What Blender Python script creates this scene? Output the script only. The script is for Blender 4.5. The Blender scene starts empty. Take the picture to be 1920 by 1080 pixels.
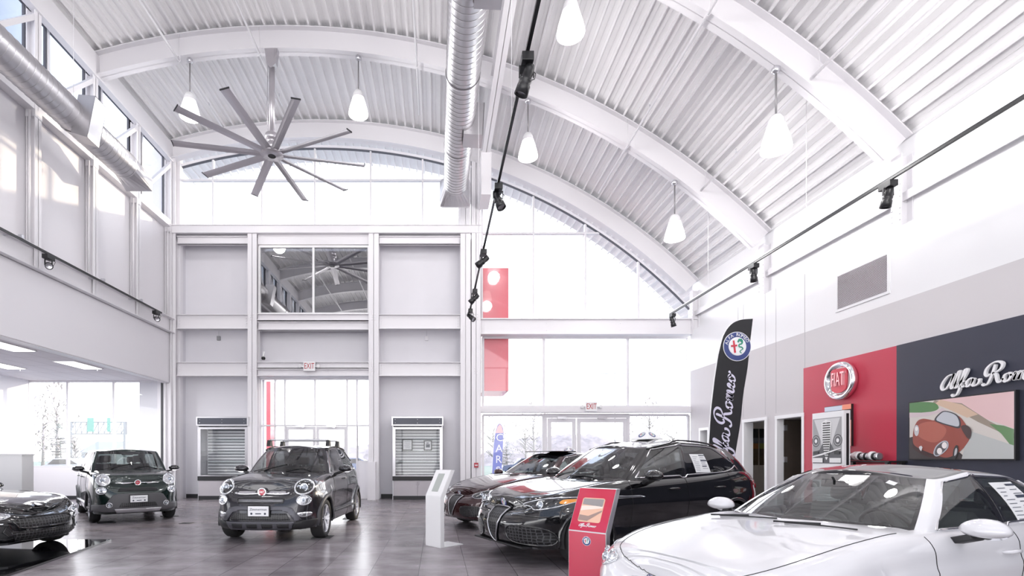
import bpy, bmesh, math, random
from mathutils import Vector, Matrix, geometry
from mathutils.bvhtree import BVHTree
R = math.radians
PI = math.pi
sc = bpy.context.scene
COL = sc.collection
F, PX, PY, EYE = 960.0, 820.0, 858.0, 1.42      # focal length and principal point in pixels of the 1920x1080 frame, eye height

def WX(px, D): return (px - PX) / F * D
def WZ(py, D): return EYE + (PY - py) / F * D

# ------------------------------------------------------------------ materials
MATS = {}
def mat(name, col=(.8, .8, .8), rough=.5, metal=0., bump=0., bscale=20., var=0., vscale=3., coat=0., emit=None, estr=0., spec=None):
    if name in MATS: return MATS[name]
    m = bpy.data.materials.new(name); m.use_nodes = True
    nt = m.node_tree; b = nt.nodes['Principled BSDF']
    b.inputs['Base Color'].default_value = (*col, 1)
    b.inputs['Roughness'].default_value = rough
    b.inputs['Metallic'].default_value = metal
    if coat: b.inputs['Coat Weight'].default_value = coat; b.inputs['Coat Roughness'].default_value = .03
    if spec is not None: b.inputs['Specular IOR Level'].default_value = spec
    if emit: b.inputs['Emission Color'].default_value = (*emit, 1); b.inputs['Emission Strength'].default_value = estr
    tc = nt.nodes.new('ShaderNodeTexCoord')
    if var:
        n = nt.nodes.new('ShaderNodeTexNoise'); n.inputs['Scale'].default_value = vscale; n.inputs['Detail'].default_value = 4
        nt.links.new(tc.outputs['Object'], n.inputs['Vector'])
        mx = nt.nodes.new('ShaderNodeMix'); mx.data_type = 'RGBA'
        mx.inputs[6].default_value = (*[max(0, c * (1 - var)) for c in col], 1)
        mx.inputs[7].default_value = (*[min(1, c * (1 + var)) for c in col], 1)
        nt.links.new(n.outputs['Fac'], mx.inputs[0]); nt.links.new(mx.outputs[2], b.inputs['Base Color'])
    if bump:
        n = nt.nodes.new('ShaderNodeTexNoise'); n.inputs['Scale'].default_value = bscale
        nt.links.new(tc.outputs['Object'], n.inputs['Vector'])
        bp = nt.nodes.new('ShaderNodeBump'); bp.inputs['Strength'].default_value = bump; bp.inputs['Distance'].default_value = .01
        nt.links.new(n.outputs['Fac'], bp.inputs['Height']); nt.links.new(bp.outputs['Normal'], b.inputs['Normal'])
    MATS[name] = m
    return m

def glass_mat(name, tint=(.9, .92, .93), base=.05, edge=.6, rough=.0, film=None):
    """thin pane: see-through with a mirror-like share that grows towards grazing angles"""
    if name in MATS: return MATS[name]
    m = bpy.data.materials.new(name); m.use_nodes = True
    nt = m.node_tree; nt.nodes.clear()
    out = nt.nodes.new('ShaderNodeOutputMaterial')
    tr = nt.nodes.new('ShaderNodeBsdfTransparent'); tr.inputs[0].default_value = (*tint, 1)
    gl = nt.nodes.new('ShaderNodeBsdfGlossy'); gl.inputs['Roughness'].default_value = rough; gl.inputs[0].default_value = (1, 1, 1, 1)
    lw = nt.nodes.new('ShaderNodeLayerWeight'); lw.inputs['Blend'].default_value = .5
    pw = nt.nodes.new('ShaderNodeMath'); pw.operation = 'POWER'; pw.inputs[1].default_value = 4
    ma = nt.nodes.new('ShaderNodeMath'); ma.operation = 'MULTIPLY_ADD'; ma.inputs[1].default_value = edge; ma.inputs[2].default_value = base
    mx = nt.nodes.new('ShaderNodeMixShader')
    nt.links.new(lw.outputs['Facing'], pw.inputs[0]); nt.links.new(pw.outputs[0], ma.inputs[0])
    nt.links.new(ma.outputs[0], mx.inputs[0]); nt.links.new(tr.outputs[0], mx.inputs[1]); nt.links.new(gl.outputs[0], mx.inputs[2])
    nt.links.new(mx.outputs[0], out.inputs[0])
    MATS[name] = m
    return m

def honeycomb(name, scale=22., col=(.012, .012, .014), line=(.06, .06, .065)):
    if name in MATS: return MATS[name]
    m = bpy.data.materials.new(name); m.use_nodes = True
    nt = m.node_tree; b = nt.nodes['Principled BSDF']; b.inputs['Roughness'].default_value = .3
    tc = nt.nodes.new('ShaderNodeTexCoord'); mp = nt.nodes.new('ShaderNodeMapping')
    mp.inputs['Scale'].default_value = (0.0, 1, 1.25)
    v = nt.nodes.new('ShaderNodeTexVoronoi'); v.feature = 'DISTANCE_TO_EDGE'; v.inputs['Scale'].default_value = scale; v.inputs['Randomness'].default_value = .25
    r = nt.nodes.new('ShaderNodeValToRGB'); r.color_ramp.elements[0].position = .07; r.color_ramp.elements[1].position = .13
    r.color_ramp.elements[0].color = (*line, 1); r.color_ramp.elements[1].color = (*[c * .3 for c in col], 1)
    bp = nt.nodes.new('ShaderNodeBump'); bp.invert = True; bp.inputs['Strength'].default_value = .9; bp.inputs['Distance'].default_value = .02
    nt.links.new(tc.outputs['Object'], mp.inputs[0]); nt.links.new(mp.outputs[0], v.inputs['Vector'])
    nt.links.new(v.outputs['Distance'], r.inputs[0]); nt.links.new(r.outputs[0], b.inputs['Base Color'])
    nt.links.new(r.outputs[0], bp.inputs['Height']); nt.links.new(bp.outputs[0], b.inputs['Normal'])
    MATS[name] = m
    return m

# ------------------------------------------------------------------ objects
def tag(o, label=None, cat=None, group=None, kind=None):
    if label: o['label'] = label
    if cat: o['category'] = cat
    if group: o['group'] = group
    if kind: o['kind'] = kind
    return o

def thing(name, label, cat, loc=(0, 0, 0), rotz=0., group=None):
    o = bpy.data.objects.new(name, None); COL.objects.link(o)
    o.empty_display_size = .2; o.location = loc; o.rotation_euler = (0, 0, rotz)
    return tag(o, label, cat, group)

def structure(name, loc=(0, 0, 0)):
    o = bpy.data.objects.new(name, None); COL.objects.link(o); o.location = loc; o['kind'] = 'structure'
    return o

def copy_tree(o, parent=None):
    c = o.copy(); COL.objects.link(c)
    if parent: c.parent = parent
    for ch in [x for x in bpy.data.objects if x.parent == o]: copy_tree(ch, c)
    return c

class MB:
    """collects shapes, builds ONE mesh object"""
    def __init__(s): s.v = []; s.f = []; s.m = []; s.sm = []
    def add(s, verts, faces, mi=0, smooth=False):
        o = len(s.v); s.v += [tuple(p) for p in verts]
        for f in faces: s.f.append(tuple(i + o for i in f)); s.m.append(mi); s.sm.append(smooth)
        return s
    def box(s, x0, x1, y0, y1, z0, z1, mi=0):
        if x0 > x1: x0, x1 = x1, x0
        if y0 > y1: y0, y1 = y1, y0
        if z0 > z1: z0, z1 = z1, z0
        return s.add([(x0,y0,z0),(x1,y0,z0),(x1,y1,z0),(x0,y1,z0),(x0,y0,z1),(x1,y0,z1),(x1,y1,z1),(x0,y1,z1)],
                     [(0,3,2,1),(4,5,6,7),(0,1,5,4),(1,2,6,5),(2,3,7,6),(3,0,4,7)], mi)
    def obox(s, M, sx, sy, sz, mi=0):
        c = [(-1,-1,-1),(1,-1,-1),(1,1,-1),(-1,1,-1),(-1,-1,1),(1,-1,1),(1,1,1),(-1,1,1)]
        return s.add([M @ Vector((a*sx/2, b*sy/2, d*sz/2)) for a, b, d in c],
                     [(0,3,2,1),(4,5,6,7),(0,1,5,4),(1,2,6,5),(2,3,7,6),(3,0,4,7)], mi)
    def bar(s, a, b, w, h=None, up=(0,0,1), mi=0):
        a = Vector(a); b = Vector(b); h = h or w
        d = (b - a); L = d.length; d.normalize(); u = Vector(up)
        if abs(d.dot(u)) > .98: u = Vector((0, 1, 0))
        r = d.cross(u).normalized(); u = r.cross(d).normalized()
        M = Matrix((( d.x, r.x, u.x, 0), (d.y, r.y, u.y, 0), (d.z, r.z, u.z, 0), (0,0,0,1)))
        M.translation = (a + b) / 2
        return s.obox(M, L, w, h, mi)
    def tube(s, pts, r, n=8, mi=0, closed=False, cap=True):
        pts = [Vector(p) for p in pts]; N = len(pts); vs = []; fs = []
        prev = None
        for i, p in enumerate(pts):
            if closed: d = pts[(i+1) % N] - pts[i-1]
            else: d = pts[min(i+1, N-1)] - pts[max(i-1, 0)]
            if d.length < 1e-9: d = Vector((0,0,1))
            d.normalize()
            if prev is None:
                u = Vector((0,0,1)) if abs(d.z) < .9 else Vector((1,0,0))
            else: u = prev
            a = d.cross(u)
            if a.length < 1e-6: a = d.cross(Vector((.3,.5,.8)))
            a.normalize(); b = a.cross(d).normalized(); prev = b
            rr = r[i] if isinstance(r, (list, tuple)) else r
            for k in range(n):
                t = 2*PI*k/n; vs.append(p + a*math.cos(t)*rr + b*math.sin(t)*rr)
        for i in range(N if closed else N-1):
            j = (i+1) % N
            for k in range(n): fs.append((i*n+k, i*n+(k+1)%n, j*n+(k+1)%n, j*n+k))
        if cap and not closed:
            fs.append(tuple(range(n))[::-1]); fs.append(tuple((N-1)*n+k for k in range(n)))
        return s.add(vs, fs, mi, True)
    def lathe(s, prof, M=None, n=24, mi=0, smooth=True, cap=True):
        """prof: list of (r, h) turned about local Z"""
        M = M or Matrix(); vs = []; fs = []
        for (r, h) in prof:
            for k in range(n):
                t = 2*PI*k/n; vs.append(M @ Vector((r*math.cos(t), r*math.sin(t), h)))
        for i in range(len(prof)-1):
            for k in range(n): fs.append((i*n+k, i*n+(k+1)%n, (i+1)*n+(k+1)%n, (i+1)*n+k))
        if cap:
            if prof[0][0] > 1e-5: fs.append(tuple(range(n))[::-1])
            if prof[-1][0] > 1e-5: fs.append(tuple((len(prof)-1)*n+k for k in range(n)))
        return s.add(vs, fs, mi, smooth)
    def prism(s, poly, M, t, mi=0, side_mi=None):
        """flat polygon in local XY extruded by t along local Z"""
        n = len(poly)
        tris = geometry.tessellate_polygon([[Vector((p[0], p[1], 0)) for p in poly]])
        vs = [M @ Vector((p[0], p[1], 0)) for p in poly] + [M @ Vector((p[0], p[1], t)) for p in poly]
        s.add(vs, [tuple(i + n for i in tr) for tr in tris] + [tuple(tr[::-1]) for tr in tris], mi)
        return s.add(vs, [(i, (i+1) % n, (i+1) % n + n, i + n) for i in range(n)], mi if side_mi is None else side_mi)
    def build(s, name, mats, parent=None, label=None, bevel=0., fix=True, xf=None):
        me = bpy.data.meshes.new(name)
        vs = s.v if xf is None else [tuple(xf @ Vector(p)) for p in s.v]
        me.from_pydata(vs, [], s.f); 
        if not isinstance(mats, (list, tuple)): mats = [mats]
        for m in mats: me.materials.append(m)
        me.polygons.foreach_set('material_index', s.m); me.polygons.foreach_set('use_smooth', s.sm)
        if fix:
            bm = bmesh.new(); bm.from_mesh(me); bmesh.ops.recalc_face_normals(bm, faces=bm.faces); bm.to_mesh(me); bm.free()
        me.update()
        o = bpy.data.objects.new(name, me); COL.objects.link(o)
        if parent: o.parent = parent
        if label: o['label'] = label
        if bevel:
            b = o.modifiers.new('bevel', 'BEVEL'); b.width = bevel; b.segments = 2; b.limit_method = 'ANGLE'; b.angle_limit = R(40)
        return o

def struct(name, mb, m, **k):
    o = mb.build(name, m, **k); o['kind'] = 'structure'; return o

def frame_to(d, up=(0, 0, 1)):
    """rotation matrix whose local Z is d"""
    d = Vector(d).normalized(); u = Vector(up)
    if abs(d.dot(u)) > .98: u = Vector((0, 1, 0))
    x = u.cross(d).normalized(); y = d.cross(x)
    return Matrix(((x.x, y.x, d.x, 0), (x.y, y.y, d.y, 0), (x.z, y.z, d.z, 0), (0, 0, 0, 1)))

def plane_M(origin, x, y):
    x = Vector(x).normalized(); y = Vector(y).normalized(); z = x.cross(y)
    M = Matrix(((x.x, y.x, z.x, 0), (x.y, y.y, z.y, 0), (x.z, y.z, z.z, 0), (0, 0, 0, 1)))
    M.translation = Vector(origin); return M

def pchip(keys):
    xs = [k[0] for k in keys]; ys = [k[1] for k in keys]; n = len(xs)
    h = [xs[i+1]-xs[i] for i in range(n-1)]; d = [(ys[i+1]-ys[i])/h[i] for i in range(n-1)]
    m = [0.]*n
    if n > 1: m[0] = d[0]; m[-1] = d[-1]
    for i in range(1, n-1):
        if d[i-1]*d[i] > 0:
            w1 = 2*h[i]+h[i-1]; w2 = h[i]+2*h[i-1]; m[i] = (w1+w2)/(w1/d[i-1]+w2/d[i])
    def f(x):
        if x <= xs[0]: return ys[0]
        if x >= xs[-1]: return ys[-1]
        i = 0
        while x > xs[i+1]: i += 1
        t = (x-xs[i])/h[i]
        return ((1+2*t)*(1-t)**2*ys[i] + t*(1-t)**2*h[i]*m[i] + t*t*(3-2*t)*ys[i+1] + t*t*(t-1)*h[i]*m[i+1])
    return f

def catmull(P, n, closed=False):
    P = [Vector(p) for p in P]; out = []; N = len(P)
    segs = N if closed else N-1
    for i in range(segs):
        p1 = P[i]; p2 = P[(i+1) % N]
        p0 = P[i-1] if (i > 0 or closed) else p1*2-p2
        p3 = P[(i+2) % N] if (i+2 < N or closed) else p2*2-p1
        nn = n[i] if isinstance(n, list) else n
        for k in range(nn):
            t = k/nn
            out.append(.5*((2*p1)+(p2-p0)*t+(2*p0-5*p1+4*p2-p3)*t*t+(3*p1-p0-3*p2+p3)*t**3))
    if not closed: out.append(P[-1])
    return out

def resample(pts, N):
    L = [0]
    for a, b in zip(pts, pts[1:]): L.append(L[-1]+(Vector(b)-Vector(a)).length)
    out = []; j = 0
    for k in range(N):
        t = L[-1]*k/(N-1)
        while j < len(L)-2 and L[j+1] < t: j += 1
        u = (t-L[j])/max(1e-9, L[j+1]-L[j]); out.append(Vector(pts[j]).lerp(Vector(pts[j+1]), min(1, u)))
    return out

# ------------------------------------------------------------------ lettering and emblems
def text_mb(mb, txt, M, size, thick=.004, mi=0, align='CENTER'):
    c = bpy.data.curves.new('t', 'FONT'); c.body = txt; c.size = size; c.align_x = align; c.align_y = 'CENTER'
    c.extrude = thick/2; c.resolution_u = 2
    o = bpy.data.objects.new('t', c); COL.objects.link(o)
    bpy.context.view_layer.update()
    me = bpy.data.meshes.new_from_object(o.evaluated_get(bpy.context.evaluated_depsgraph_get()))
    mb.add([M @ (v.co + Vector((0, 0, thick/2))) for v in me.vertices], [tuple(p.vertices) for p in me.polygons], mi)
    bpy.data.objects.remove(o); bpy.data.curves.remove(c); bpy.data.meshes.remove(me)

SCRIPT = [
 [(1.55,1.95),(.95,1.8),(.35,1.2),(.02,.5),(.2,.02),(.65,.08),(1.15,.7),(1.6,1.5),(1.85,2.05)],
 [(1.85,2.05),(1.6,1.3),(1.38,.5),(1.4,.08),(1.7,.15),(2.1,.8),(2.5,1.7),(2.62,2.15),(2.42,2.2),(2.2,1.6),(1.98,.7),(1.95,.15),(2.2,.1),(2.6,.6)],
 [(2.5,.5),(3.05,1.2),(3.45,1.95),(3.5,2.3),(3.25,2.3),(3.0,1.6),(2.7,.6),(2.4,-.4),(2.05,-.95),(1.65,-1.05),(1.45,-.75)],
 [(2.3,.62),(2.75,.72),(3.2,.80)],
 [(2.6,.15),(2.95,.05),(3.3,.35)],
 [(4.25,.98),(3.85,1.02),(3.45,.65),(3.35,.2),(3.6,.02),(3.95,.3),(4.35,.95)],
 [(4.38,1.05),(4.22,.5),(4.2,.1),(4.45,.0),(4.8,.15),(5.05,.55),(5.0,.85)],
 [(6.95,2.35),(6.7,1.5),(6.35,.6),(6.0,.0),(5.6,-.12),(5.35,.12)],
 [(6.35,1.25),(6.0,1.0),(5.75,1.35),(5.95,2.0),(6.6,2.55),(7.3,2.65),(7.75,2.3),(7.6,1.75),(7.1,1.4),(6.75,1.3),(7.0,1.05),(7.1,.5),(7.25,.1),(7.55,.08),(7.9,.45)],
 [(8.4,1.02),(8.05,.85),(7.88,.4),(8.05,.02),(8.4,.12),(8.7,.55),(8.65,.95),(8.4,1.02)],
 [(8.6,.75),(8.95,.75),(9.25,1.02),(9.2,.7),(9.0,.0)],
 [(9.0,.05),(9.3,.65),(9.65,1.02),(9.72,.8),(9.5,.0)],
 [(9.5,.05),(9.8,.65),(10.15,1.02),(10.2,.7),(10.08,.2),(10.3,.0),(10.6,.25)],
 [(10.6,.3),(10.95,.55),(11.15,.85),(11.0,1.05),(10.78,.75),(10.72,.3),(10.9,.0),(11.25,.1),(11.55,.4)],
 [(12.0,1.02),(11.7,.85),(11.5,.4),(11.7,.02),(12.05,.12),(12.35,.55),(12.3,.95),(12.0,1.02),(12.3,.75),(12.7,.85),(12.85,1.1)]]
def script_mb(mb, M, width, thick=.01, mi=0, wmin=.10, wmax=.30, res=7, slant=.18):
    """the brand's script wordmark from pen strokes, nib at 35 degrees; local X along the words"""
    k = width/12.9
    for st in SCRIPT:
        pts = catmull([(p[0]+slant*p[1]*0, p[1], 0) for p in st], res)
        N = len(pts); L = []; Rr = []
        for i, p in enumerate(pts):
            d = (pts[min(i+1, N-1)]-pts[max(i-1, 0)]); d.normalize()
            w = wmin+(wmax-wmin)*abs(math.sin(math.atan2(d.y, d.x)-R(20)))
            if i in (0, N-1): w *= .5
            nrm = Vector((-d.y, d.x, 0))*w/2
            L.append(p+nrm); Rr.append(p-nrm)
        vs = []
        for z in (0, thick):
            vs += [M @ Vector((p.x*k, p.y*k, z)) for p in L] + [M @ Vector((p.x*k, p.y*k, z)) for p in Rr]
        fs = []
        for i in range(N-1):
            fs += [(i, i+1, N+i+1, N+i), (2*N+i, 3*N+i, 3*N+i+1, 2*N+i+1), (i, 2*N+i, 2*N+i+1, i+1), (N+i, N+i+1, 3*N+i+1, 3*N+i)]
        fs += [(0, N, 3*N, 2*N), (N-1, 3*N-1, 4*N-1, 2*N-1)]
        mb.add(vs, fs, mi)

def disc(mb, M, r, z0, z1, mi, n=40, sx=1.):
    mb.prism([(sx*r*math.cos(2*PI*k/n), r*math.sin(2*PI*k/n)) for k in range(n)], M @ Matrix.Translation((0, 0, z0)), z1-z0, mi)

def round_badge_mb(mb, M, r, full=True):
    """round emblem: 0 chrome, 1 blue, 2 white, 3 red, 4 green"""
    t = r*.03
    disc(mb, M, r, 0, t, 0); disc(mb, M, r*.955, t, 1.5*t, 1); disc(mb, M, r*.63, 1.5*t, 2*t, 0); disc(mb, M, r*.59, 2*t, 2.5*t, 2)
    Mz = M @ Matrix.Translation((0, 0, 2.5*t))
    a, b = r*.055, r*.42                                       # cross on the left half
    mb.prism([(-.24*r-a*1.2, -b), (-.24*r+a*1.2, -b), (-.24*r+a, b), (-.24*r-a, b)], Mz, t, 3)
    mb.prism([(-.47*r, .0), (-.04*r, .0), (-.04*r, .12*r), (-.47*r, .12*r)], Mz, t*1.1, 3)
    if full:                                                   # wavy serpent on the right half
        pts = catmull([(.05*r,.28*r,0),(.2*r,.42*r,0),(.36*r,.3*r,0),(.3*r,.14*r,0),(.13*r,.1*r,0),(.1*r,-.03*r,0),(.28*r,-.1*r,0),(.34*r,-.22*r,0),(.18*r,-.3*r,0),(.12*r,-.4*r,0),(.22*r,-.5*r,0)], 5)
        N = len(pts); L = []; Q = []
        for i, p in enumerate(pts):
            d = (pts[min(i+1, N-1)]-pts[max(i-1, 0)]).normalized(); w = r*(.12-.08*i/N); nn = Vector((-d.y, d.x, 0))*w/2
            L.append(p+nn); Q.append(p-nn)
        mb.prism([(p.x, p.y) for p in L]+[(p.x, p.y) for p in Q[::-1]], Mz, t, 4)
        mb.prism([(.04*r,.36*r),(.14*r,.5*r),(.34*r,.48*r),(.42*r,.34*r),(.3*r,.24*r),(.2*r,.34*r)], Mz, t*1.1, 4)
    else:
        mb.prism([(.1*r,-.4*r),(.26*r,-.4*r),(.36*r,.1*r),(.3*r,.42*r),(.08*r,.3*r)], Mz, t, 4)
    w = 'ALFA ROMEO'
    for i, ch in enumerate(w):
        if ch == ' ': continue
        an = R(90+68-i*(136/(len(w)-1)))
        Mc = M @ Matrix.Translation((math.cos(an)*r*.79, math.sin(an)*r*.79, 1.5*t)) @ Matrix.Rotation(an-PI/2, 4, 'Z')
        text_mb(mb, ch, Mc, r*.31, t, 2)
# ------------------------------------------------------------------ cars
M_CHROME = mat('chrome', (.86, .86, .88), .08, 1.)
M_SATIN = mat('satin_silver', (.62, .62, .65), .28, .9)
M_BLACKP = mat('black_plastic', (.018, .018, .02), .5)
M_GLOSSB = mat('gloss_black', (.008, .008, .01), .06, coat=1.)
M_GREYP = mat('grey_cladding', (.055, .055, .062), .45)
M_TYRE = mat('tyre_rubber', (.02, .02, .021), .75, bump=.2, bscale=60)
M_SHIELD = mat('grille_silver', (.42, .42, .44), .25, .9)
M_RIM = mat('alloy_rim', (.55, .55, .58), .22, .95)
M_RIMD = mat('dark_alloy_rim', (.08, .08, .09), .25, .8)
M_LAMPC = mat('lamp_clear', (.75, .77, .8), .08, .85)
M_LAMPD = mat('lamp_dark_housing', (.03, .032, .036), .1, .3, coat=1.)
M_LENS = mat('projector_lens', (.45, .5, .56), .03, .7, coat=1.)
M_AMBER = mat('amber_lens', (.85, .32, .03), .15, coat=1.)
M_REDL = mat('red_tail_lens', (.28, .01, .015), .1, coat=1.)
M_CABIN = mat('cabin_black', (.02, .02, .022), .7)
M_SEATD = mat('dark_seat_cloth', (.06, .06, .065), .8, bump=.2, bscale=200)
M_SEATL = mat('grey_leather', (.42, .40, .40), .5, bump=.1, bscale=120)
M_GAP = mat('panel_gap', (.006, .006, .006), .9)
M_WGLASS = glass_mat('car_glass', (.44, .48, .47), .12, .75)
M_TGLASS = glass_mat('privacy_glass', (.10, .10, .11), .10, .7)
M_PLATEW = mat('plate_white', (.9, .9, .92), .4)
M_INK = mat('ink_dark', (.05, .06, .09), .5)
M_HONEY = honeycomb('honeycomb_mesh', 26.)
M_HONEY2 = honeycomb('honeycomb_mesh_coarse', 20.)
M_RED_E = mat('badge_red', (.55, .02, .05), .25, coat=.6)
M_BLUE_E = mat('badge_blue', (.03, .05, .2), .3, coat=.4)
M_GREEN_E = mat('badge_green', (.03, .25, .16), .35)
M_WHITE_E = mat('badge_white', (.8, .8, .82), .4)
BADGE = [M_CHROME, M_BLUE_E, M_WHITE_E, M_RED_E, M_GREEN_E]

def smooth01(t): t = max(0, min(1, t)); return t*t*(3-2*t)

class Car:
    def __init__(s, sp, name, label, loc, rotz, paint, glass=None):
        s.sp = sp; s.paint = paint; s.L = sp['L']; s.W = sp['W']/2
        nose = Vector((loc[0], loc[1], 0)); d = Vector((math.cos(rotz), math.sin(rotz), 0))
        c = nose+d*(s.L/2)
        s.root = thing(name, label, 'car', (c.x, c.y, loc[2] if len(loc) > 2 else 0), rotz)
        s.xf = Matrix.Translation((-s.L/2, 0, 0))
        s.body(); s.house(); s.wheels(); s.cabin()

    def rescale(s, k):
        c = s.root; d = Vector((math.cos(c.rotation_euler.z), math.sin(c.rotation_euler.z), 0))*(s.L/2)
        c.location = c.location-d+d*k; c.scale = (k, k, k)
    def b(s, mb, name, m, parent=None, **k): 
        p = parent or s.root
        return mb.build(name, m, p, xf=s.xf, **k)

    # lower body: horizontal rings of the plan outline, shaped by side / nose / tail sections
    def body(s):
        sp = s.sp; L = s.L
        pts = catmull([(x, y, 0) for x, y in sp['plan']], 10)
        fine = resample(pts, 400)
        # sample densely around nose and tail
        N = 250; sel = [fine[round(i*(399)/(N-1))] for i in range(N)]
        ztop = pchip(sp['ztop']); zc = pchip(sp['zc']); I_s = pchip(sp['side']); I_f = pchip(sp['nose']); I_r = pchip(sp['tail'])
        cut = pchip(sp['flare']) if 'flare' in sp else None
        zs = sp['sill']; Rw = sp['R']; ra = sp['ra']; ax = [sp['fo'], sp['fo']+sp['wb']]; s.ax = ax
        V = 26; rings = []; nrm = []
        for i, p in enumerate(sel):
            a = sel[max(i-1, 0)]; c = sel[min(i+1, N-1)]; t = (c-a).normalized()
            n = Vector((-t.y, t.x, 0))
            if i == 0: n = Vector((-1, 0, 0))
            if i == N-1: n = Vector((1, 0, 0))
            nrm.append(n)
        s.sel = sel; col_x = []
        for i, p in enumerate(sel):
            n = nrm[i]; wf = max(0, -n.x)**1.5; wr = max(0, n.x)**1.5; ws = abs(n.y)**1.5; tt = wf+wr+ws; wf /= tt; wr /= tt; ws /= tt
            zt = ztop(p.x); zf = zs+sp.get('noselift', 0)*wf+sp.get('taillift', .06)*wr; zb = zf
            if ws > .4:
                for xw in ax:
                    dx = abs(p.x-xw)
                    if dx < ra: zb = max(zb, Rw+math.sqrt(ra*ra-dx*dx))
            col = []
            for j in range(V):
                v = j/(V-1); z = zb+(zt-zb)*(1-(1-v)**1.25 if True else v)
                u = (z-zf)/(zt-zf)
                ins = wf*I_f(u)+ws*I_s(u)+wr*I_r(u)
                q = p-n*ins
                # wheel flare
                if ws > .4:
                    for xw in ax:
                        rr = math.hypot(p.x-xw, z-Rw)
                        g = math.exp(-((rr-ra)/.13)**2)
                        q = q+n*sp.get('flr', .025)*g
                q = Vector((q.x, max(q.y, 0) if i not in (0, N-1) else 0, z)); col.append(q)
            rings.append(col)
        # hood / deck: lateral lines between the two shoulder edges
        K = 15; crown = pchip(sp.get('crown', [(0, 1), (.45, .93), (.72, .72), (.88, .40), (1, 0)]))
        Ym = max(c[-1].y for c in rings)
        s.topf = lambda x: zc(x)
        vs = []; idx = {}
        def vid(key, p):
            if key not in idx: idx[key] = len(vs); vs.append(p)
            return idx[key]
        gh = sp['gh']; hx0 = gh['cut'][0]; hx1 = gh['cut'][1]
        faces = []   # (quad, class)
        hood_end = sp['hood'][1]; doors = sp['doors']
        for sgn in (1, -1):
            for i in range(N-1):
                xm = (rings[i][10].x+rings[i+1][10].x)/2
                for j in range(V-1):
                    q = []
                    for (a, bb) in ((i, j), (i+1, j), (i+1, j+1), (i, j+1)):
                        p = rings[a][bb]; key = ('s', a, bb, sgn if a not in (0, N-1) else 1)
                        q.append(vid(key, Vector((p.x, p.y*sgn, p.z))))
                    cl = 'body'
                    for di, (d0, d1) in enumerate(doors):
                        if d0 < xm < d1 and abs(nrm[i].y) > .8: cl = 'door%d%d' % (di, 0 if sgn > 0 else 1)
                    faces.append((q if sgn > 0 else q[::-1], cl))
                for k in range(K):
                    t0, t1 = k/K, (k+1)/K
                    q = []
                    for (a, t) in ((i, t0), (i+1, t0), (i+1, t1), (i, t1)):
                        P = rings[a][-1]
                        if t == 1 or a in (0, N-1): key = ('s', a, V-1, sgn if a not in (0, N-1) else 1); pp = Vector((P.x, (P.y if a not in (0, N-1) else 0)*sgn, P.z))
                        else:
                            key = ('t', a, round(t*K), sgn if (t > 0 and a not in (0, N-1)) else 1)
                            zz = P.z+(zc(P.x)-P.z)*crown(t)*smooth01(P.y/(Ym*.55))
                            pp = Vector((P.x, P.y*t*sgn, zz))
                        q.append(vid(key, pp))
                    P = rings[i][-1]; x = P.x; tm = (t0+t1)/2
                    cl = 'body'
                    if hx0 < x < hx1 and tm < gh.get('cutw', .84): cl = 'hole'
                    elif sp['hood'][0] < x < hood_end and tm < .9: cl = 'hood'
                    if len(set(q)) >= 3:
                        qq = [];  [qq.append(z) for z in q if z not in qq]
                        faces.append((qq if sgn < 0 else qq[::-1], cl))
        s.emit(vs, faces, first='body')
        bm_v = vs; s.bvh_v = list(vs); s.bvh_f = [tuple(f) for f, c in faces]
        s.rings = rings
        s.bvh = BVHTree.FromPolygons([tuple(v) for v in s.bvh_v], s.bvh_f)
        # underbody and wheel wells
        mb = MB(); w = s.W-.06
        rs = [(x, y) for x, y in [(q.x, q.y) for q in sel[::6]]]
        base = [(max(.16, min(L-.14, x)), max(0, y-.12)) for x, y in rs]
        low = [(x, y) for x, y in base]; poly = low+[(x, -y) for x, y in low[::-1][1:-1]]
        mb.prism(poly, Matrix.Translation((0, 0, zs-.01)), .03)
        s.b(mb, 'underbody', M_BLACKP)
        for xw in ax:
            for sg in (1, -1):
                mb = MB(); n = 16; vs2 = []; 
                yo = s.yat(xw, Rw+ra)-.01
                for k in range(n+1):
                    t = PI*k/n*1.16-PI*.08
                    for y in (yo-.34, yo): vs2.append((xw-math.cos(t)*(ra+.006), sg*y, Rw+math.sin(t)*(ra+.006)))
                fs = [(2*k, 2*k+1, 2*k+3, 2*k+2) for k in range(n)]
                mb.add(vs2, fs, 0, True); mb.add([(xw, sg*(yo-.34), Rw)]+[vs2[2*k] for k in range(n+1)], [(0, k+1, k+2) for k in range(n)])
                s.b(mb, 'wheel_well', M_BLACKP)

    def yat(s, x, z):
        h = s.bvh.ray_cast(Vector((x, 3, z)), Vector((0, -1, 0)))
        return h[0].y if h[0] else s.W-.03

    def emit(s, vs, faces, first):
        """one mesh per class, normals taken from the whole shell so that panels stay smooth across their seams"""
        me = bpy.data.meshes.new('tmp'); me.from_pydata([tuple(v) for v in vs], [], [tuple(f) for f, c in faces]); me.update()
        bm = bmesh.new(); bm.from_mesh(me); bmesh.ops.recalc_face_normals(bm, faces=bm.faces)
        bm.verts.ensure_lookup_table(); bm.normal_update()
        up = sum(f.normal.z*f.calc_area() for f in bm.faces)
        vn = [v.normal.copy() for v in bm.verts]
        fl = [tuple(v.index for v in f.verts) for f in bm.faces]
        bm.free(); bpy.data.meshes.remove(me)
        if up < 0: vn = [-n for n in vn]; fl = [f[::-1] for f in fl]
        classes = {}
        for f, (q, c) in zip(fl, faces): classes.setdefault(c, []).append(f)
        s.panels = getattr(s, 'panels', {})
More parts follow.
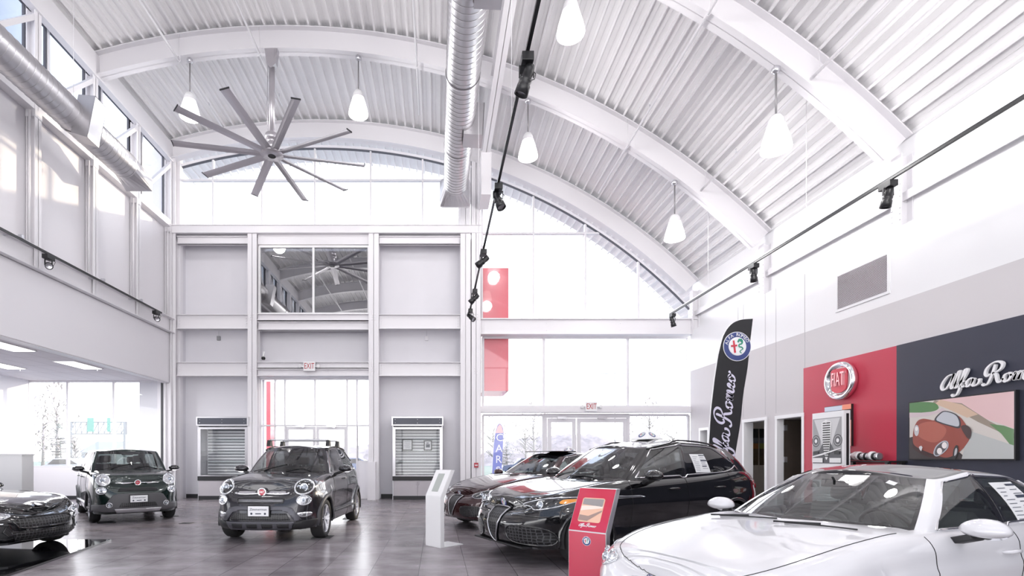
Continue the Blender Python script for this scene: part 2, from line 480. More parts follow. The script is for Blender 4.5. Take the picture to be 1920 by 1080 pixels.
        for c, fs in classes.items():
            if c == 'hole': continue
            used = sorted({i for f in fs for i in f}); mp = {u: k for k, u in enumerate(used)}
            nm, mt = s.part_of(c)
            me = bpy.data.meshes.new(nm)
            me.from_pydata([tuple(s.xf @ vs[u]) for u in used], [], [tuple(mp[i] for i in f) for f in fs])
            for m in mt: me.materials.append(m)
            me.polygons.foreach_set('use_smooth', [True]*len(fs)); me.update()
            me.normals_split_custom_set_from_vertices([tuple(vn[u]) for u in used])
            o = bpy.data.objects.new(nm, me); COL.objects.link(o); o.parent = s.root
            s.panels[c] = o

    def part_of(s, c):
        if c == 'hood': return 'bonnet', [s.paint]
        if c.startswith('door'): return 'door', [s.paint]
        if c.startswith('roofp'): return 'roof', [s.sp.get('roofmat') or s.paint]
        if c == 'frit': return 'windscreen_border', [M_GLOSSB]
        if c.startswith('black'): return 'pillar_trim', [M_GLOSSB]
        if c.startswith('glass_'):
            n = c.split('_')[1]; dark = n in s.sp.get('dark', ())
            nm = {'ws': 'windscreen', 'rw': 'rear_window'}.get(n, 'side_window')
            return nm, [M_TGLASS if dark else M_WGLASS]
        if c == 'shell': return 'pillars', [s.paint]
        return 'body', [s.paint]

    # greenhouse: ring of control stations, each from belt to roof edge
    def house(s):
        g = s.sp['gh']; st = g['st']; n = g.get('n', 10)
        base = catmull([a[1] for a in st], n); top = catmull([a[2] for a in st], n)
        N = len(base); V1, V2, V3 = 2, 10, 2; bulge = g.get('bulge', .02)
        seg = [min(i//n, len(st)-2) for i in range(N)]
        cols = []
        for i in range(N):
            sg = seg[i]; f = (i-sg*n)/n
            a = base[i]; t = top[i]
            tn = (base[min(i+1, N-1)]-base[max(i-1, 0)]); tn = Vector((-tn.y, tn.x, 0))
            if tn.length > 0: tn.normalize()
            if i == 0: tn = Vector((-1, 0, 0))
            if i == N-1: tn = Vector((1, 0, 0))
            w = g['win'].get(sg); lo, hi = g.get('lo', .04), g.get('hi', .95)
            if w: 
                lo2, hi2 = w[1](f), w[2](f)
            else: lo2, hi2 = lo, hi
            vv = [lo2*k/V1 for k in range(V1)]+[lo2+(hi2-lo2)*k/V2 for k in range(V2)]+[hi2+(1-hi2)*k/V3 for k in range(V3+1)]
            cols.append([a.lerp(t, v)+tn*bulge*math.sin(PI*v) for v in vv])
        nv = V1+V2+V3+1; vs = []; idx = {}; faces = []; K = 10; cr = g.get('crown', .045); Ym = max(c[-1].y for c in cols)
        def vid(key, p):
            if key not in idx: idx[key] = len(vs); vs.append(p)
            return idx[key]
        loops = {}
        for sgn in (1, -1):
            for i in range(N-1):
                sg = seg[i]; w = g['win'].get(sg)
                for j in range(nv-1):
                    q = []
                    for (a, bb) in ((i, j), (i+1, j), (i+1, j+1), (i, j+1)):
                        p = cols[a][bb]; q.append(vid(('s', a, bb, sgn if a not in (0, N-1) else 1), Vector((p.x, (p.y if a not in (0, N-1) else 0)*sgn, p.z))))
                    if w and w[0] == 'ws' and (j in (V1, V1+V2-1) or i % n == n-1 and sg == 1): cl = 'frit'
                    elif w and V1 <= j < V1+V2: cl = 'glass_%s' % w[0] + ('' if w[0] in ('ws', 'rw') else '_%d' % (sgn > 0))
                    elif sg in g.get('black', ()) and V1 <= j < V1+V2: cl = 'black_%d' % (sgn > 0)
                    elif g.get('blackhead') and sg in g['blackhead'] and j >= V1+V2: cl = 'black'
                    else: cl = 'shell'
                    faces.append((q, cl))
                for k in range(K):
                    q = []
                    for (a, t) in ((i, k/K), (i+1, k/K), (i+1, (k+1)/K), (i, (k+1)/K)):
                        P = cols[a][-1]
                        if t == 1 or a in (0, N-1): q.append(vid(('s', a, nv-1, sgn if a not in (0, N-1) else 1), Vector((P.x, P.y*sgn if a not in (0, N-1) else 0, P.z))))
                        else: q.append(vid(('t', a, round(t*K), sgn if (t > 0 and a not in (0, N-1)) else 1), Vector((P.x, P.y*t*sgn if a not in (0, N-1) else 0, P.z+cr*(1-t*t)*smooth01(P.y/(Ym*.8))))))
                    qq = []; [qq.append(z) for z in q if z not in qq]
                    if len(qq) >= 3: faces.append((qq, 'roofp'))
        if g.get('noroof'): faces = [(f, c if c != 'roofp' else 'hole') for f, c in faces]
        s.emit(vs, faces, 'shell')
        s.cols = cols; s.seg = seg; s.V1 = V1; s.V2 = V2; s.gn = n
        off = len(s.bvh_v); s.bvh_v += vs; s.bvh_f += [tuple(i+off for i in f) for f, c in faces]
        s.bvh = BVHTree.FromPolygons([tuple(v) for v in s.bvh_v], s.bvh_f)
        # bright or black strip round the side windows
        if g.get('dlo'):
            a0, a1 = g['dlo']; r = g.get('dlor', .009)
            for sgn in (1, -1):
                ii = [i for i in range(N) if a0*n <= i <= a1*n]
                lo = [s.out(cols[i][V1], sgn) for i in ii]; hi = [s.out(cols[i][V1+V2], sgn) for i in ii]
                mb = MB(); mb.tube(lo+hi[::-1], r, 6, closed=True); s.b(mb, 'window_trim', g.get('dlomat', M_CHROME))

    def out(s, p, sgn, d=.004): return Vector((p.x, (p.y+d)*sgn, p.z))

    # conformal patch: outline in a view plane projected on the shell
    def cast(s, a, b, view, off):
        if view == 'f': o, d = Vector((-2, a, b)), Vector((1, 0, 0))
        elif view == 'r': o, d = Vector((s.L+2, a, b)), Vector((-1, 0, 0))
        elif view == 't': o, d = Vector((a, b, 4)), Vector((0, 0, -1))
        elif view == 'l': o, d = Vector((a, -3, b)), Vector((0, 1, 0))
        elif view == 'R': o, d = Vector((a, 3, b)), Vector((0, -1, 0))
        h = s.bvh.ray_cast(o, d)
        if h[0] is None:
            h2 = s.bvh.find_nearest(o+d*2)
            return h2[0]-d*off if h2[0] else o+d*2
        n = h[1] if h[1].dot(d) < 0 else -h[1]
        return h[0]+n*off
    def patch(s, name, poly, view, m, off=.006, h=.035, rim=None, rimm=None, parent=None, thick=.02, mi_label=None, spl=0, flat=None):
        if spl: poly = [(p.x, p.y) for p in catmull([(a, b, 0) for a, b in poly], spl, True)]
        # resample outline
        out = []
        for (a, b) in zip(poly, poly[1:]+poly[:1]):
            k = max(1, int(math.hypot(b[0]-a[0], b[1]-a[1])/h)); out += [(a[0]+(b[0]-a[0])*i/k, a[1]+(b[1]-a[1])*i/k) for i in range(k)]
        n = len(out); pts = [Vector(p) for p in out]
        x0 = min(p[0] for p in out); x1 = max(p[0] for p in out); y0 = min(p[1] for p in out); y1 = max(p[1] for p in out)
        def inside(x, y):
            c = False
            for i in range(n):
                (ax, ay), (bx, by) = out[i], out[i-1]
                if (ay > y) != (by > y) and x < (bx-ax)*(y-ay)/(by-ay)+ax: c = not c
            return c
        gx = x0+h*.5
        while gx < x1:
            gy = y0+h*.5
            while gy < y1:
                if inside(gx, gy): pts.append(Vector((gx, gy)))
                gy += h
            gx += h
        r = geometry.delaunay_2d_cdt(pts, [], [list(range(n))], 1, 1e-5)
        V, Fc = r[0], r[2]
        P = [s.cast(p.x, p.y, view, off) for p in V]
        if flat: P = [s.flatten(p, flat) for p in P]
        mb = MB(); mb.add(P, Fc, 0, True)
        o = s.b(mb, name, m, parent)
        if thick:
            so = o.modifiers.new('s', 'SOLIDIFY'); so.thickness = thick; so.offset = -1
            # make sure normals point outwards
        d = {'f': (-1,0,0), 'r': (1,0,0), 't': (0,0,1), 'l': (0,-1,0), 'R': (0,1,0)}[view]
        me = o.data; avg = Vector((0,0,0))
        for pl in me.polygons: avg += pl.normal*pl.area
        if avg.dot(Vector(d)) < 0: me.flip_normals()
        if rim:
            mb = MB(); mb.tube([s.cast(a, b, view, off+.002) for a, b in out], rim, 6, closed=True)
            s.b(mb, 'trim_ring' if not mi_label else mi_label, rimm or M_CHROME, parent)
        return o
    def strip(s, name, pts, view, r, m, off=0., res=6, parent=None, smooth=True):
        q = [(p.x, p.y) for p in catmull([(a, b, 0) for a, b in pts], res)] if smooth else pts
        mb = MB(); mb.tube([s.cast(a, b, view, off) for a, b in q], r, 6)
        return s.b(mb, name, m, parent)
    def circ(s, cy, cz, r, n=20, ry=None): return [(cy+r*math.cos(2*PI*k/n), cz+(ry or r)*math.sin(2*PI*k/n)) for k in range(n)]

    def lamp(s, name, poly, view='f', housing=None, spots=(), rim=.006, spl=3, off=.008, amber=None):
        """housing with projector rings as sub-parts"""
        o = s.patch(name, poly, view, housing or M_LAMPD, off, .03, spl=spl)
        if rim:
            q = [(p.x, p.y) for p in catmull([(a, b, 0) for a, b in poly], spl, True)] if spl else poly
            mb = MB(); mb.tube([s.cast(a, b, view, off) for a, b in q], rim, 6, closed=True); s.b(mb, 'lamp_rim', M_LAMPC, o)
        for (cy, cz, r) in spots:
            c = s.cast(cy, cz, view, off)
            n = (s.cast(cy, cz, view, off+.1)-c); n.normalize(); n = (n+Vector((-1, 0, 0))*1.5).normalized()
            Mx = frame_to(n); Mx.translation = c
            mb = MB(); mb.lathe([(r*.72, -.02), (r, .0), (r, .012), (r*.86, .016), (r*.72, .0)], Mx, 24); s.b(mb, 'lamp_ring', M_LAMPC, o)
            mb = MB(); mb.lathe([(r*.7, -.01), (r*.62, .008), (r*.4, .02), (0, .028)], Mx, 20, cap=False); s.b(mb, 'lens', M_LENS, o)
        if amber: s.b_amber(amber, view, o, off)
        return o
    def b_amber(s, poly, view, o, off): s.patch('amber_lens', poly, view, M_AMBER, off+.004, .03, parent=o, thick=0, spl=3)

    def wheels(s):
        sp = s.sp; Rw = sp['R']; rr = Rw*sp.get('rimr', .72); w = .105; ns = sp.get('spokes', 10)
        rimm = sp.get('rimmat', M_RIM)
        for xw in s.ax:
            yo = s.yat(xw, Rw+sp['ra'])-.025
            for sg in (1, -1):
                Mx = frame_to((0, sg, 0)); Mx.translation = Vector((xw, sg*(yo-w), Rw))
                mb = MB(); mb.lathe([(rr*.98, -w*.9), (Rw*.93, -w), (Rw*.985, -w*.75), (Rw, -w*.3), (Rw, w*.3), (Rw*.985, w*.75), (Rw*.93, w), (rr*1.04, w*1.0), (rr, w*.9)], Mx, 48, cap=False)
                tyre = s.b(mb, 'wheel', M_TYRE)
                mb = MB(); mb.lathe([(rr*1.01, w*.86), (rr*.97, w*.93), (rr*.93, w*.86), (rr*.9, w*.2), (rr*.86, -w*.6), (rr*.3, -w*.62)], Mx, 40, cap=False)
                for k in range(ns):
                    a = 2*PI*k/ns; pair = sp.get('pair', .0)
                    for da in ((-pair, pair) if pair else (0,)):
                        p0 = Vector((math.cos(a)*rr*.14, math.sin(a)*rr*.14, w*.55)); p1 = Vector((math.cos(a+da)*rr*.95, math.sin(a+da)*rr*.95, w*.78))
                        mb.bar(Mx @ p0, Mx @ p1, .028 if ns > 6 else .045, .03, up=(0, sg, 0))
                mb.lathe([(rr*.2, w*.3), (rr*.2, w*.62), (rr*.12, w*.68), (0, w*.7)], Mx, 20, cap=False)
                s.b(mb, 'rim', rimm, tyre)
                mb = MB(); mb.lathe([(rr*.7, -w*.3), (rr*.7, -w*.15), (rr*.2, -w*.1)], Mx, 28, cap=False); s.b(mb, 'brake_disc', M_SATIN, tyre)
            if sp.get('archtrim'):
                for sg in (1, -1):
                    ra = sp['ra']; n = 40; mb = MB(); vs = []
                    for k in range(n+1):
                        t = -.10*PI+1.2*PI*k/n
                        for rad, o in ((ra-.012, .0), (ra-.012, .022), (ra+.02, .026), (ra+sp['archtrim'], .012), (ra+sp['archtrim'], .0)):
                            x = xw-math.cos(t)*rad; z = Rw+math.sin(t)*rad; z2 = max(z, sp['sill']+.03)
                            y = s.yat(xw-math.cos(t)*max(rad, ra+.012), max(Rw+math.sin(t)*max(rad, ra+.012), sp['sill']+.03))
                            vs.append((x, sg*(y+o), z2))
                    fs = [(5*k+j, 5*k+j+1, 5*k+j+6, 5*k+j+5) for k in range(n) for j in range(4)]
                    mb.add(vs, fs, 0, True); s.b(mb, 'wheel_arch_trim', sp.get('archmat', M_BLACKP))

    def cabin(s):
        sp = s.sp; g = sp['gh']; x0, x1 = g['cut']; w = s.W*.80; zb = sp['beltz']; st = sp.get('seatmat', M_SEATD)
        mb = MB(); mb.add([(x0-.05,-w,zb-.03),(x1+.05,-w,zb-.03),(x1+.05,w,zb-.03),(x0-.05,w,zb-.03),(x0,-w,.3),(x1,-w,.3),(x1,w,.3),(x0,w,.3)],
            [(4,5,6,7),(0,1,5,4),(1,2,6,5),(2,3,7,6),(3,0,4,7)])
        s.b(mb, 'cabin_lining', M_CABIN, fix=False)
        xd = sp['dashx']
        mb = MB(); mb.add([(x0-.03,-w,zb-.0),(xd,-w,zb+.0),(xd+.1,-w,zb-.12),(xd+.1,-w,zb-.45),(x0,-w,zb-.45),(x0-.03,w,zb-.0),(xd,w,zb+.0),(xd+.1,w,zb-.12),(xd+.1,w,zb-.45),(x0,w,zb-.45)],
            [(0,1,2,3,4),(5,9,8,7,6),(0,5,6,1),(1,6,7,2),(2,7,8,3),(3,8,9,4),(4,9,5,0)])
        s.b(mb, 'dashboard', M_CABIN, bevel=.03)
        def seat(x, y, wid, heads, top):
            prof = [(x-.42, .46), (x-.40, .58), (x, .56), (x+.10, top-.02), (x+.17, top), (x+.26, top-.06), (x+.18, .5), (x+.10, .42)]
            mb = MB(); mb.prism([(a, b) for a, b in prof], plane_M((0, y+wid/2, 0), (1, 0, 0), (0, 0, 1)), wid)
            o = s.b(mb, 'seat', st, bevel=.05)
            for hy in heads:
                mb = MB(); Mx = Matrix.Translation((x+.23, y+hy, top+.11)) @ Matrix.Rotation(R(10), 4, 'Y')
                mb.obox(Mx, .10, .25, .18); h = s.b(mb, 'headrest', st, o, bevel=.04)
                mb = MB(); mb.tube([(x+.22, y+hy-.05, top-.05), (x+.225, y+hy-.05, top+.06)], .007); mb.tube([(x+.22, y+hy+.05, top-.05), (x+.225, y+hy+.05, top+.06)], .007); s.b(mb, 'headrest_post', M_SATIN, o)
        tz = sp['seatz']; fx = sp['seatx']
        for y in (-.37, .37): seat(fx, y, .48, (0,), tz)
        if not sp.get('twoseat'): seat(fx+.85, 0, 1.2, (-.35, .35), tz-.03)
        c = Vector((fx-.48, -.37, zb-.02)); Mx = frame_to((1, 0, .45)); Mx.translation = c
        mb = MB(); mb.tube([Mx @ Vector((.185*math.cos(2*PI*k/28), .185*math.sin(2*PI*k/28), 0)) for k in range(28)], .016, 8, closed=True)
        for a in (0, PI, -PI/2): mb.bar(Mx @ Vector((0, 0, -.02)), Mx @ Vector((.18*math.cos(a), .18*math.sin(a), 0)), .03, .02)
        mb.lathe([(.07, -.03), (.07, .0), (.03, .012), (0, .014)], Mx, 20); mb.tube([c, c+Vector((-.3, 0, -.12))], .03)
        s.b(mb, 'steering_wheel', M_BLACKP)

    def mirror(s, x, z, m=None, reach=.21, sz=1., base=M_BLACKP):
        for sg in (1, -1):
            y = s.yat(x+.05, s.sp['beltz']-.02)-.03
            c = Vector((x, sg*(y+reach), z)); M0 = Matrix.Translation(c) @ Matrix.Rotation(sg*R(8), 4, 'Z')
            mb = MB(); prof = [(0, -.085), (.045, -.075), (.078, -.045), (.09, 0), (.088, .035), (.08, .05)]
            n = 24; vs = []; fs = []
            for (r, h) in prof:
                for k in range(n):
                    t = 2*PI*k/n; yy = math.cos(t)*r*1.42*sz; zz = math.sin(t)*r*.86*sz
                    vs.append(M0 @ Vector((h*sz, yy, zz*(1 if zz > 0 else .62))))
            for i in range(len(prof)-1):
                for k in range(n): fs.append((i*n+k, i*n+(k+1) % n, (i+1)*n+(k+1) % n, (i+1)*n+k))
            mb.add(vs, fs, 0, True); o = s.b(mb, 'wing_mirror', m or s.paint)
            mb = MB(); mb.add([M0 @ Vector((.045*sz, math.cos(2*PI*k/n)*.078*1.42*sz, math.sin(2*PI*k/n)*.078*.82*sz)) for k in range(n)], [tuple(range(n))]); s.b(mb, 'mirror_glass', M_CHROME, o)
            mb = MB(); mb.bar((x+.06, sg*(y-.04), z-.11*sz), (x+.01, sg*(y+reach*.8), z-.045*sz), .10*sz, .045*sz); s.b(mb, 'mirror_foot', base, o, bevel=.01)

    def handles(s, xs, z, m=None):
        for di, x in enumerate(xs):
            for k, sg in ((0, 1), (1, -1)):
                y = s.yat(x, z); mb = MB()
                mb.tube([(x-.10, sg*(y-.005), z), (x-.075, sg*(y+.03), z+.004), (x+.04, sg*(y+.034), z+.006), (x+.085, sg*(y+.02), z+.002), (x+.1, sg*(y-.005), z)], [.010, .014, .015, .014, .010], 8)
                s.b(mb, 'door_handle', m or s.paint, s.panels.get('door%d%d' % (di, k)))
    def seams(s, lines):
        for di, (view_x) in enumerate(lines):
            pass
    def gaps(s):
        """dark joints round doors and bonnet"""
        r = .0035; V = len(s.rings[0])
        xs = [c[10].x for c in s.rings]
        for di, (d0, d1) in enumerate(s.sp['doors']):
            for k, sg in ((0, 1), (1, -1)):
                par = s.panels.get('door%d%d' % (di, k))
                if not par: continue
                for d in (d0, d1):
                    mb = MB()
                    i = min(range(len(xs)), key=lambda q: abs((xs[q]+xs[max(q-1,0)])/2-d) if s.rings[q][0].y > s.W*.6 else 9)
                    mb.tube([Vector((p.x, sg*(p.y+.000), p.z)) for p in s.rings[i]], r, 5)
                    s.b(mb, 'door_joint', M_GAP, par)
        par = s.panels.get('hood')
        if par:
            h0, h1 = s.sp['hood']; K = 15
            cols = [c for c in s.rings if h0 < c[-1].x < h1]
            for sg in (1, -1):
                pl = []
                for c in cols:
                    P = c[-1]; h = s.bvh.ray_cast(Vector((P.x, sg*P.y*13.5/15, 4)), Vector((0, 0, -1)))
                    if h[0]: pl.append(h[0]+Vector((0, 0, .001)))
                mb = MB(); mb.tube(pl, .003, 5); s.b(mb, 'bonnet_joint', M_GAP, par)
    def wipers(s, x0, z0, ln=.6):
        for (y0, dy) in ((.55, -1), (-.05, -1)):
            a = s.cast(x0, y0, 't', .02); b = s.cast(x0+.10, y0+dy*ln*.5, 't', .015); c = s.cast(x0+.03, y0+dy*ln*.85, 't', .012)
            mb = MB(); mb.tube([a, b], .008, 6); mb.tube([s.cast(x0+.04+.02*k, y0+dy*ln*(.1+.2*k), 't', .008) for k in range(5)], .006, 5); s.b(mb, 'wiper', M_BLACKP)
    def plate(s, y0, y1, z0, z1, text=True):
        c = s.cast(0, (z0+z1)/2, 'f', .03); x = c.x-.015
        mb = MB(); mb.box(x, x+.03, y0-.015, y1+.015, z0-.015, z1+.015); o = s.b(mb, 'number_plate', M_BLACKP)
        mb = MB(); mb.box(x-.004, x, y0, y1, z0, z1)
        s.b(mb, 'plate_face', M_PLATEW, o)
        if text:
            mb = MB(); Mx = plane_M((x-.005, (y0+y1)/2, 0), (0, -1, 0), (0, 0, 1)); w = y1-y0; h = z1-z0
            text_mb(mb, 'Zimmerman', Mx @ Matrix.Translation((0, (z0+.68*h), 0)), h*.36, .002)
            for sx in (-1, 1):
                disc(mb, Mx @ Matrix.Translation((sx*w*.33, z0+.25*h, 0)), h*.11, 0, .002, 0, 16)
            mb.box(x-.007, x-.005, -w*.14+(y0+y1)/2, w*.14+(y0+y1)/2, z0+.2*h, z0+.3*h)
            s.b(mb, 'plate_lettering', M_INK, o)
    def badge_a(s, y, z, r):
        c = s.cast(y, z, 'f', .012); Mx = plane_M(c+Vector((-.004, 0, 0)), (0, -1, 0), (-.25, 0, 1))
        # local z = x cross y must face the front
        mb = MB(); round_badge_mb(mb, Mx, r); s.b(mb, 'emblem', BADGE)
    def shield(s, zt, zb, w, m=M_HONEY, rim=.010):
        poly = [(-w, zt), (-w*1.02, zt-.05), (-w*.62, zb+(zt-zb)*.35), (-.035, zb), (.035, zb), (w*.62, zb+(zt-zb)*.35), (w*1.02, zt-.05), (w, zt), (0, zt+.01)]
        o = s.patch('grille', poly, 'f', m, .01, .03)
        q = [(p.x, p.y) for p in catmull([(a, b, 0) for a, b in poly], 3, True)]
        mb = MB(); mb.tube([s.cast(a, b, 'f', .018) for a, b in q], rim, 8, closed=True); s.b(mb, 'grille_surround', M_SHIELD, o)
        return o
def gh_std(F0, F1, A, A2, B, B2, C, D, R1, R0, lo=.03, hi=.95, side_lo=.10, side_hi=.93, endround=.8, **k):
    one = lambda v: (lambda f: v)
    # rear end of the side glass is rounded off upwards into a point
    def hi_end(f): return side_hi-(side_hi-side_lo-.02)*max(0, f)**2.2*endround
    def lo_end(f): return side_lo+(side_hi-side_lo)*.35*max(0, f)**3
    g = dict(st=[('F0', *F0), ('F1', *F1), ('A', *A), ('A2', *A2), ('B', *B), ('B2', *B2), ('C', *C), ('D', *D), ('R1', *R1), ('R0', *R0)],
             win={0: ('ws', one(lo), one(hi)), 1: ('ws', one(lo), one(hi)), 3: ('fd', one(side_lo), one(side_hi)),
                  5: ('rd', one(side_lo), one(side_hi)), 6: ('rq', lo_end, hi_end), 8: ('rw', one(.12), one(.9))},
             black=(4,), dlo=(3, 7), n=10)
    g.update(k); return g

SP = {}
# low four-door saloon
SP['saloon'] = dict(L=4.64, W=1.86, R=.335, ra=.375, fo=.83, wb=2.82, sill=.20, rimr=.76, spokes=5, pair=.16,
    plan=[(0, 0), (.02, .30), (.10, .56), (.28, .77), (.62, .875), (1.2, .905), (2.2, .925), (3.2, .925), (3.9, .895), (4.35, .80), (4.55, .60), (4.62, .32), (4.64, 0)],
    ztop=[(0, .60), (.15, .665), (.45, .765), (.83, .855), (1.5, .935), (2.2, .955), (3.2, .985), (4.0, 1.02), (4.64, 1.0)],
    zc=[(0, .60), (.12, .68), (.35, .765), (.8, .87), (1.3, .955), (1.6, 1.0), (2.2, 1.0), (3.9, 1.07), (4.3, 1.08), (4.64, 1.01)],
    crown=[(0, 1), (.3, .98), (.52, .86), (.6, .80), (.8, .62), (.92, .33), (1, 0)],
    side=[(0, .06), (.12, .02), (.3, .035), (.5, .01), (.66, -.004), (.74, .012), (.86, .02), (.95, .05), (1, .085)],
    nose=[(0, .12), (.1, .03), (.3, .0), (.55, .015), (.75, .045), (.9, .11), (1, .20)],
    tail=[(0, .12), (.15, .03), (.5, .0), (.8, .05), (1, .13)],
    hood=(.14, 1.60), doors=[(1.72, 2.74), (2.74, 3.72)], beltz=.93, dashx=2.10, seatx=2.66, seatz=1.06, flr=.022,
    gh=gh_std(((1.44, 0, .965), (2.26, 0, 1.35)), ((1.53, .40, .960), (2.29, .30, 1.35)), ((1.80, .735, .935), (2.42, .51, 1.325)), ((1.92, .80, .935), (2.50, .565, 1.33)),
              ((2.70, .835, .95), (2.76, .59, 1.375)), ((2.80, .835, .955), (2.84, .59, 1.375)), ((3.42, .825, .975), (3.30, .575, 1.35)), ((3.86, .79, 1.0), (3.62, .53, 1.31)),
              ((4.08, .64, 1.03), (3.66, .44, 1.31)), ((4.18, 0, 1.05), (3.72, 0, 1.315)), crown=.055, cut=(1.78, 3.9), bulge=.028, blackhead=(0, 1)))
# mid-size sporty crossover
SP['crossover'] = dict(L=4.69, W=1.92, R=.37, ra=.415, fo=.88, wb=2.82, sill=.25, rimr=.74, spokes=5, pair=.16, archtrim=.035, archmat=M_GLOSSB,
    plan=[(0, 0), (.02, .32), (.10, .60), (.30, .81), (.66, .91), (1.3, .935), (2.3, .95), (3.3, .955), (4.0, .92), (4.42, .80), (4.60, .58), (4.67, .30), (4.69, 0)],
    ztop=[(0, .72), (.15, .80), (.45, .92), (.85, 1.01), (1.5, 1.085), (2.2, 1.11), (3.2, 1.15), (4.0, 1.20), (4.69, 1.14)],
    zc=[(0, .72), (.12, .82), (.35, .925), (.8, 1.03), (1.3, 1.11), (1.6, 1.15), (2.2, 1.16), (3.9, 1.22), (4.4, 1.22), (4.69, 1.15)],
    crown=[(0, 1), (.35, .97), (.5, .87), (.62, .80), (.8, .62), (.92, .33), (1, 0)],
    side=[(0, .07), (.12, .03), (.3, .04), (.5, .012), (.66, -.004), (.75, .012), (.86, .02), (.95, .05), (1, .085)],
    nose=[(0, .13), (.1, .05), (.3, .01), (.55, .0), (.75, .03), (.9, .09), (1, .18)],
    tail=[(0, .12), (.15, .03), (.45, .0), (.8, .04), (1, .13)],
    hood=(.16, 1.44), doors=[(1.60, 2.68), (2.68, 3.64)], beltz=1.08, dashx=1.95, seatx=2.6, seatz=1.24, flr=.03, dark=('rd', 'rq', 'rw'),
    gh=gh_std(((1.26, 0, 1.105), (2.06, 0, 1.545)), ((1.35, .42, 1.10), (2.09, .33, 1.545)), ((1.60, .76, 1.085), (2.22, .54, 1.535)), ((1.74, .83, 1.085), (2.33, .60, 1.55)),
              ((2.66, .865, 1.11), (2.72, .64, 1.60)), ((2.76, .865, 1.115), (2.80, .64, 1.60)), ((3.42, .85, 1.145), (3.38, .62, 1.57)), ((4.02, .80, 1.18), (3.78, .57, 1.51)),
              ((4.36, .66, 1.19), (4.0, .50, 1.50)), ((4.48, 0, 1.20), (4.08, 0, 1.51)), crown=.06, cut=(1.6, 4.1), bulge=.03, endround=.85, dlor=.012))
SP['crossover']['gh']['st'] = [(n, a, (t[0]+(.10 if t[0] > 2.6 else 0), t[1], t[2]+(.045 if t[0] > 2.5 else .02))) for n, a, t in SP['crossover']['gh']['st']]
# small rounded crossover with roof bars
SP['mini_crossover'] = dict(L=4.25, W=1.80, R=.345, ra=.385, fo=.84, wb=2.57, sill=.24, rimr=.72, spokes=5, pair=.14, archtrim=.055, archmat=M_GREYP,
    plan=[(0, 0), (.02, .34), (.09, .60), (.26, .78), (.60, .865), (1.2, .885), (2.2, .90), (3.0, .90), (3.6, .865), (3.98, .76), (4.16, .55), (4.23, .28), (4.25, 0)],
    ztop=[(0, .86), (.10, .92), (.30, 1.0), (.7, 1.06), (1.3, 1.11), (2.0, 1.12), (3.0, 1.15), (3.8, 1.18), (4.25, 1.14)],
    zc=[(0, .86), (.1, .96), (.28, 1.04), (.7, 1.11), (1.15, 1.165), (1.4, 1.18), (2.2, 1.18), (3.9, 1.2), (4.25, 1.15)],
    crown=[(0, 1), (.4, .98), (.55, .9), (.68, .74), (.8, .62), (.92, .35), (1, 0)],
    side=[(0, .05), (.12, .01), (.3, .025), (.5, .01), (.68, -.002), (.76, .012), (.88, .02), (.95, .045), (1, .08)],
    nose=[(0, .08), (.1, .01), (.3, .0), (.5, .02), (.7, .05), (.85, .09), (1, .19)],
    tail=[(0, .1), (.15, .02), (.5, .0), (.8, .04), (1, .12)],
    hood=(.14, 1.22), doors=[(1.42, 2.44), (2.44, 3.3)], beltz=1.10, dashx=1.72, seatx=2.36, seatz=1.26, flr=.035, dark=('rq', 'rw', 'rd'),
    gh=gh_std(((1.06, 0, 1.13), (1.66, 0, 1.575)), ((1.14, .42, 1.125), (1.69, .33, 1.575)), ((1.38, .73, 1.105), (1.84, .53, 1.565)), ((1.52, .79, 1.105), (1.96, .59, 1.575)),
              ((2.42, .815, 1.125), (2.46, .63, 1.60)), ((2.52, .815, 1.13), (2.54, .63, 1.60)), ((3.15, .80, 1.15), (3.10, .61, 1.575)), ((3.58, .765, 1.17), (3.45, .57, 1.54)),
              ((3.88, .62, 1.18), (3.62, .50, 1.53)), ((3.98, 0, 1.19), (3.70, 0, 1.54)), crown=.055, cut=(1.42, 3.7), bulge=.025, dlomat=M_GLOSSB))
SP['mini_crossover']['gh']['st'] = [(n, a, (t[0], t[1], t[2]+.035)) for n, a, t in SP['mini_crossover']['gh']['st']]
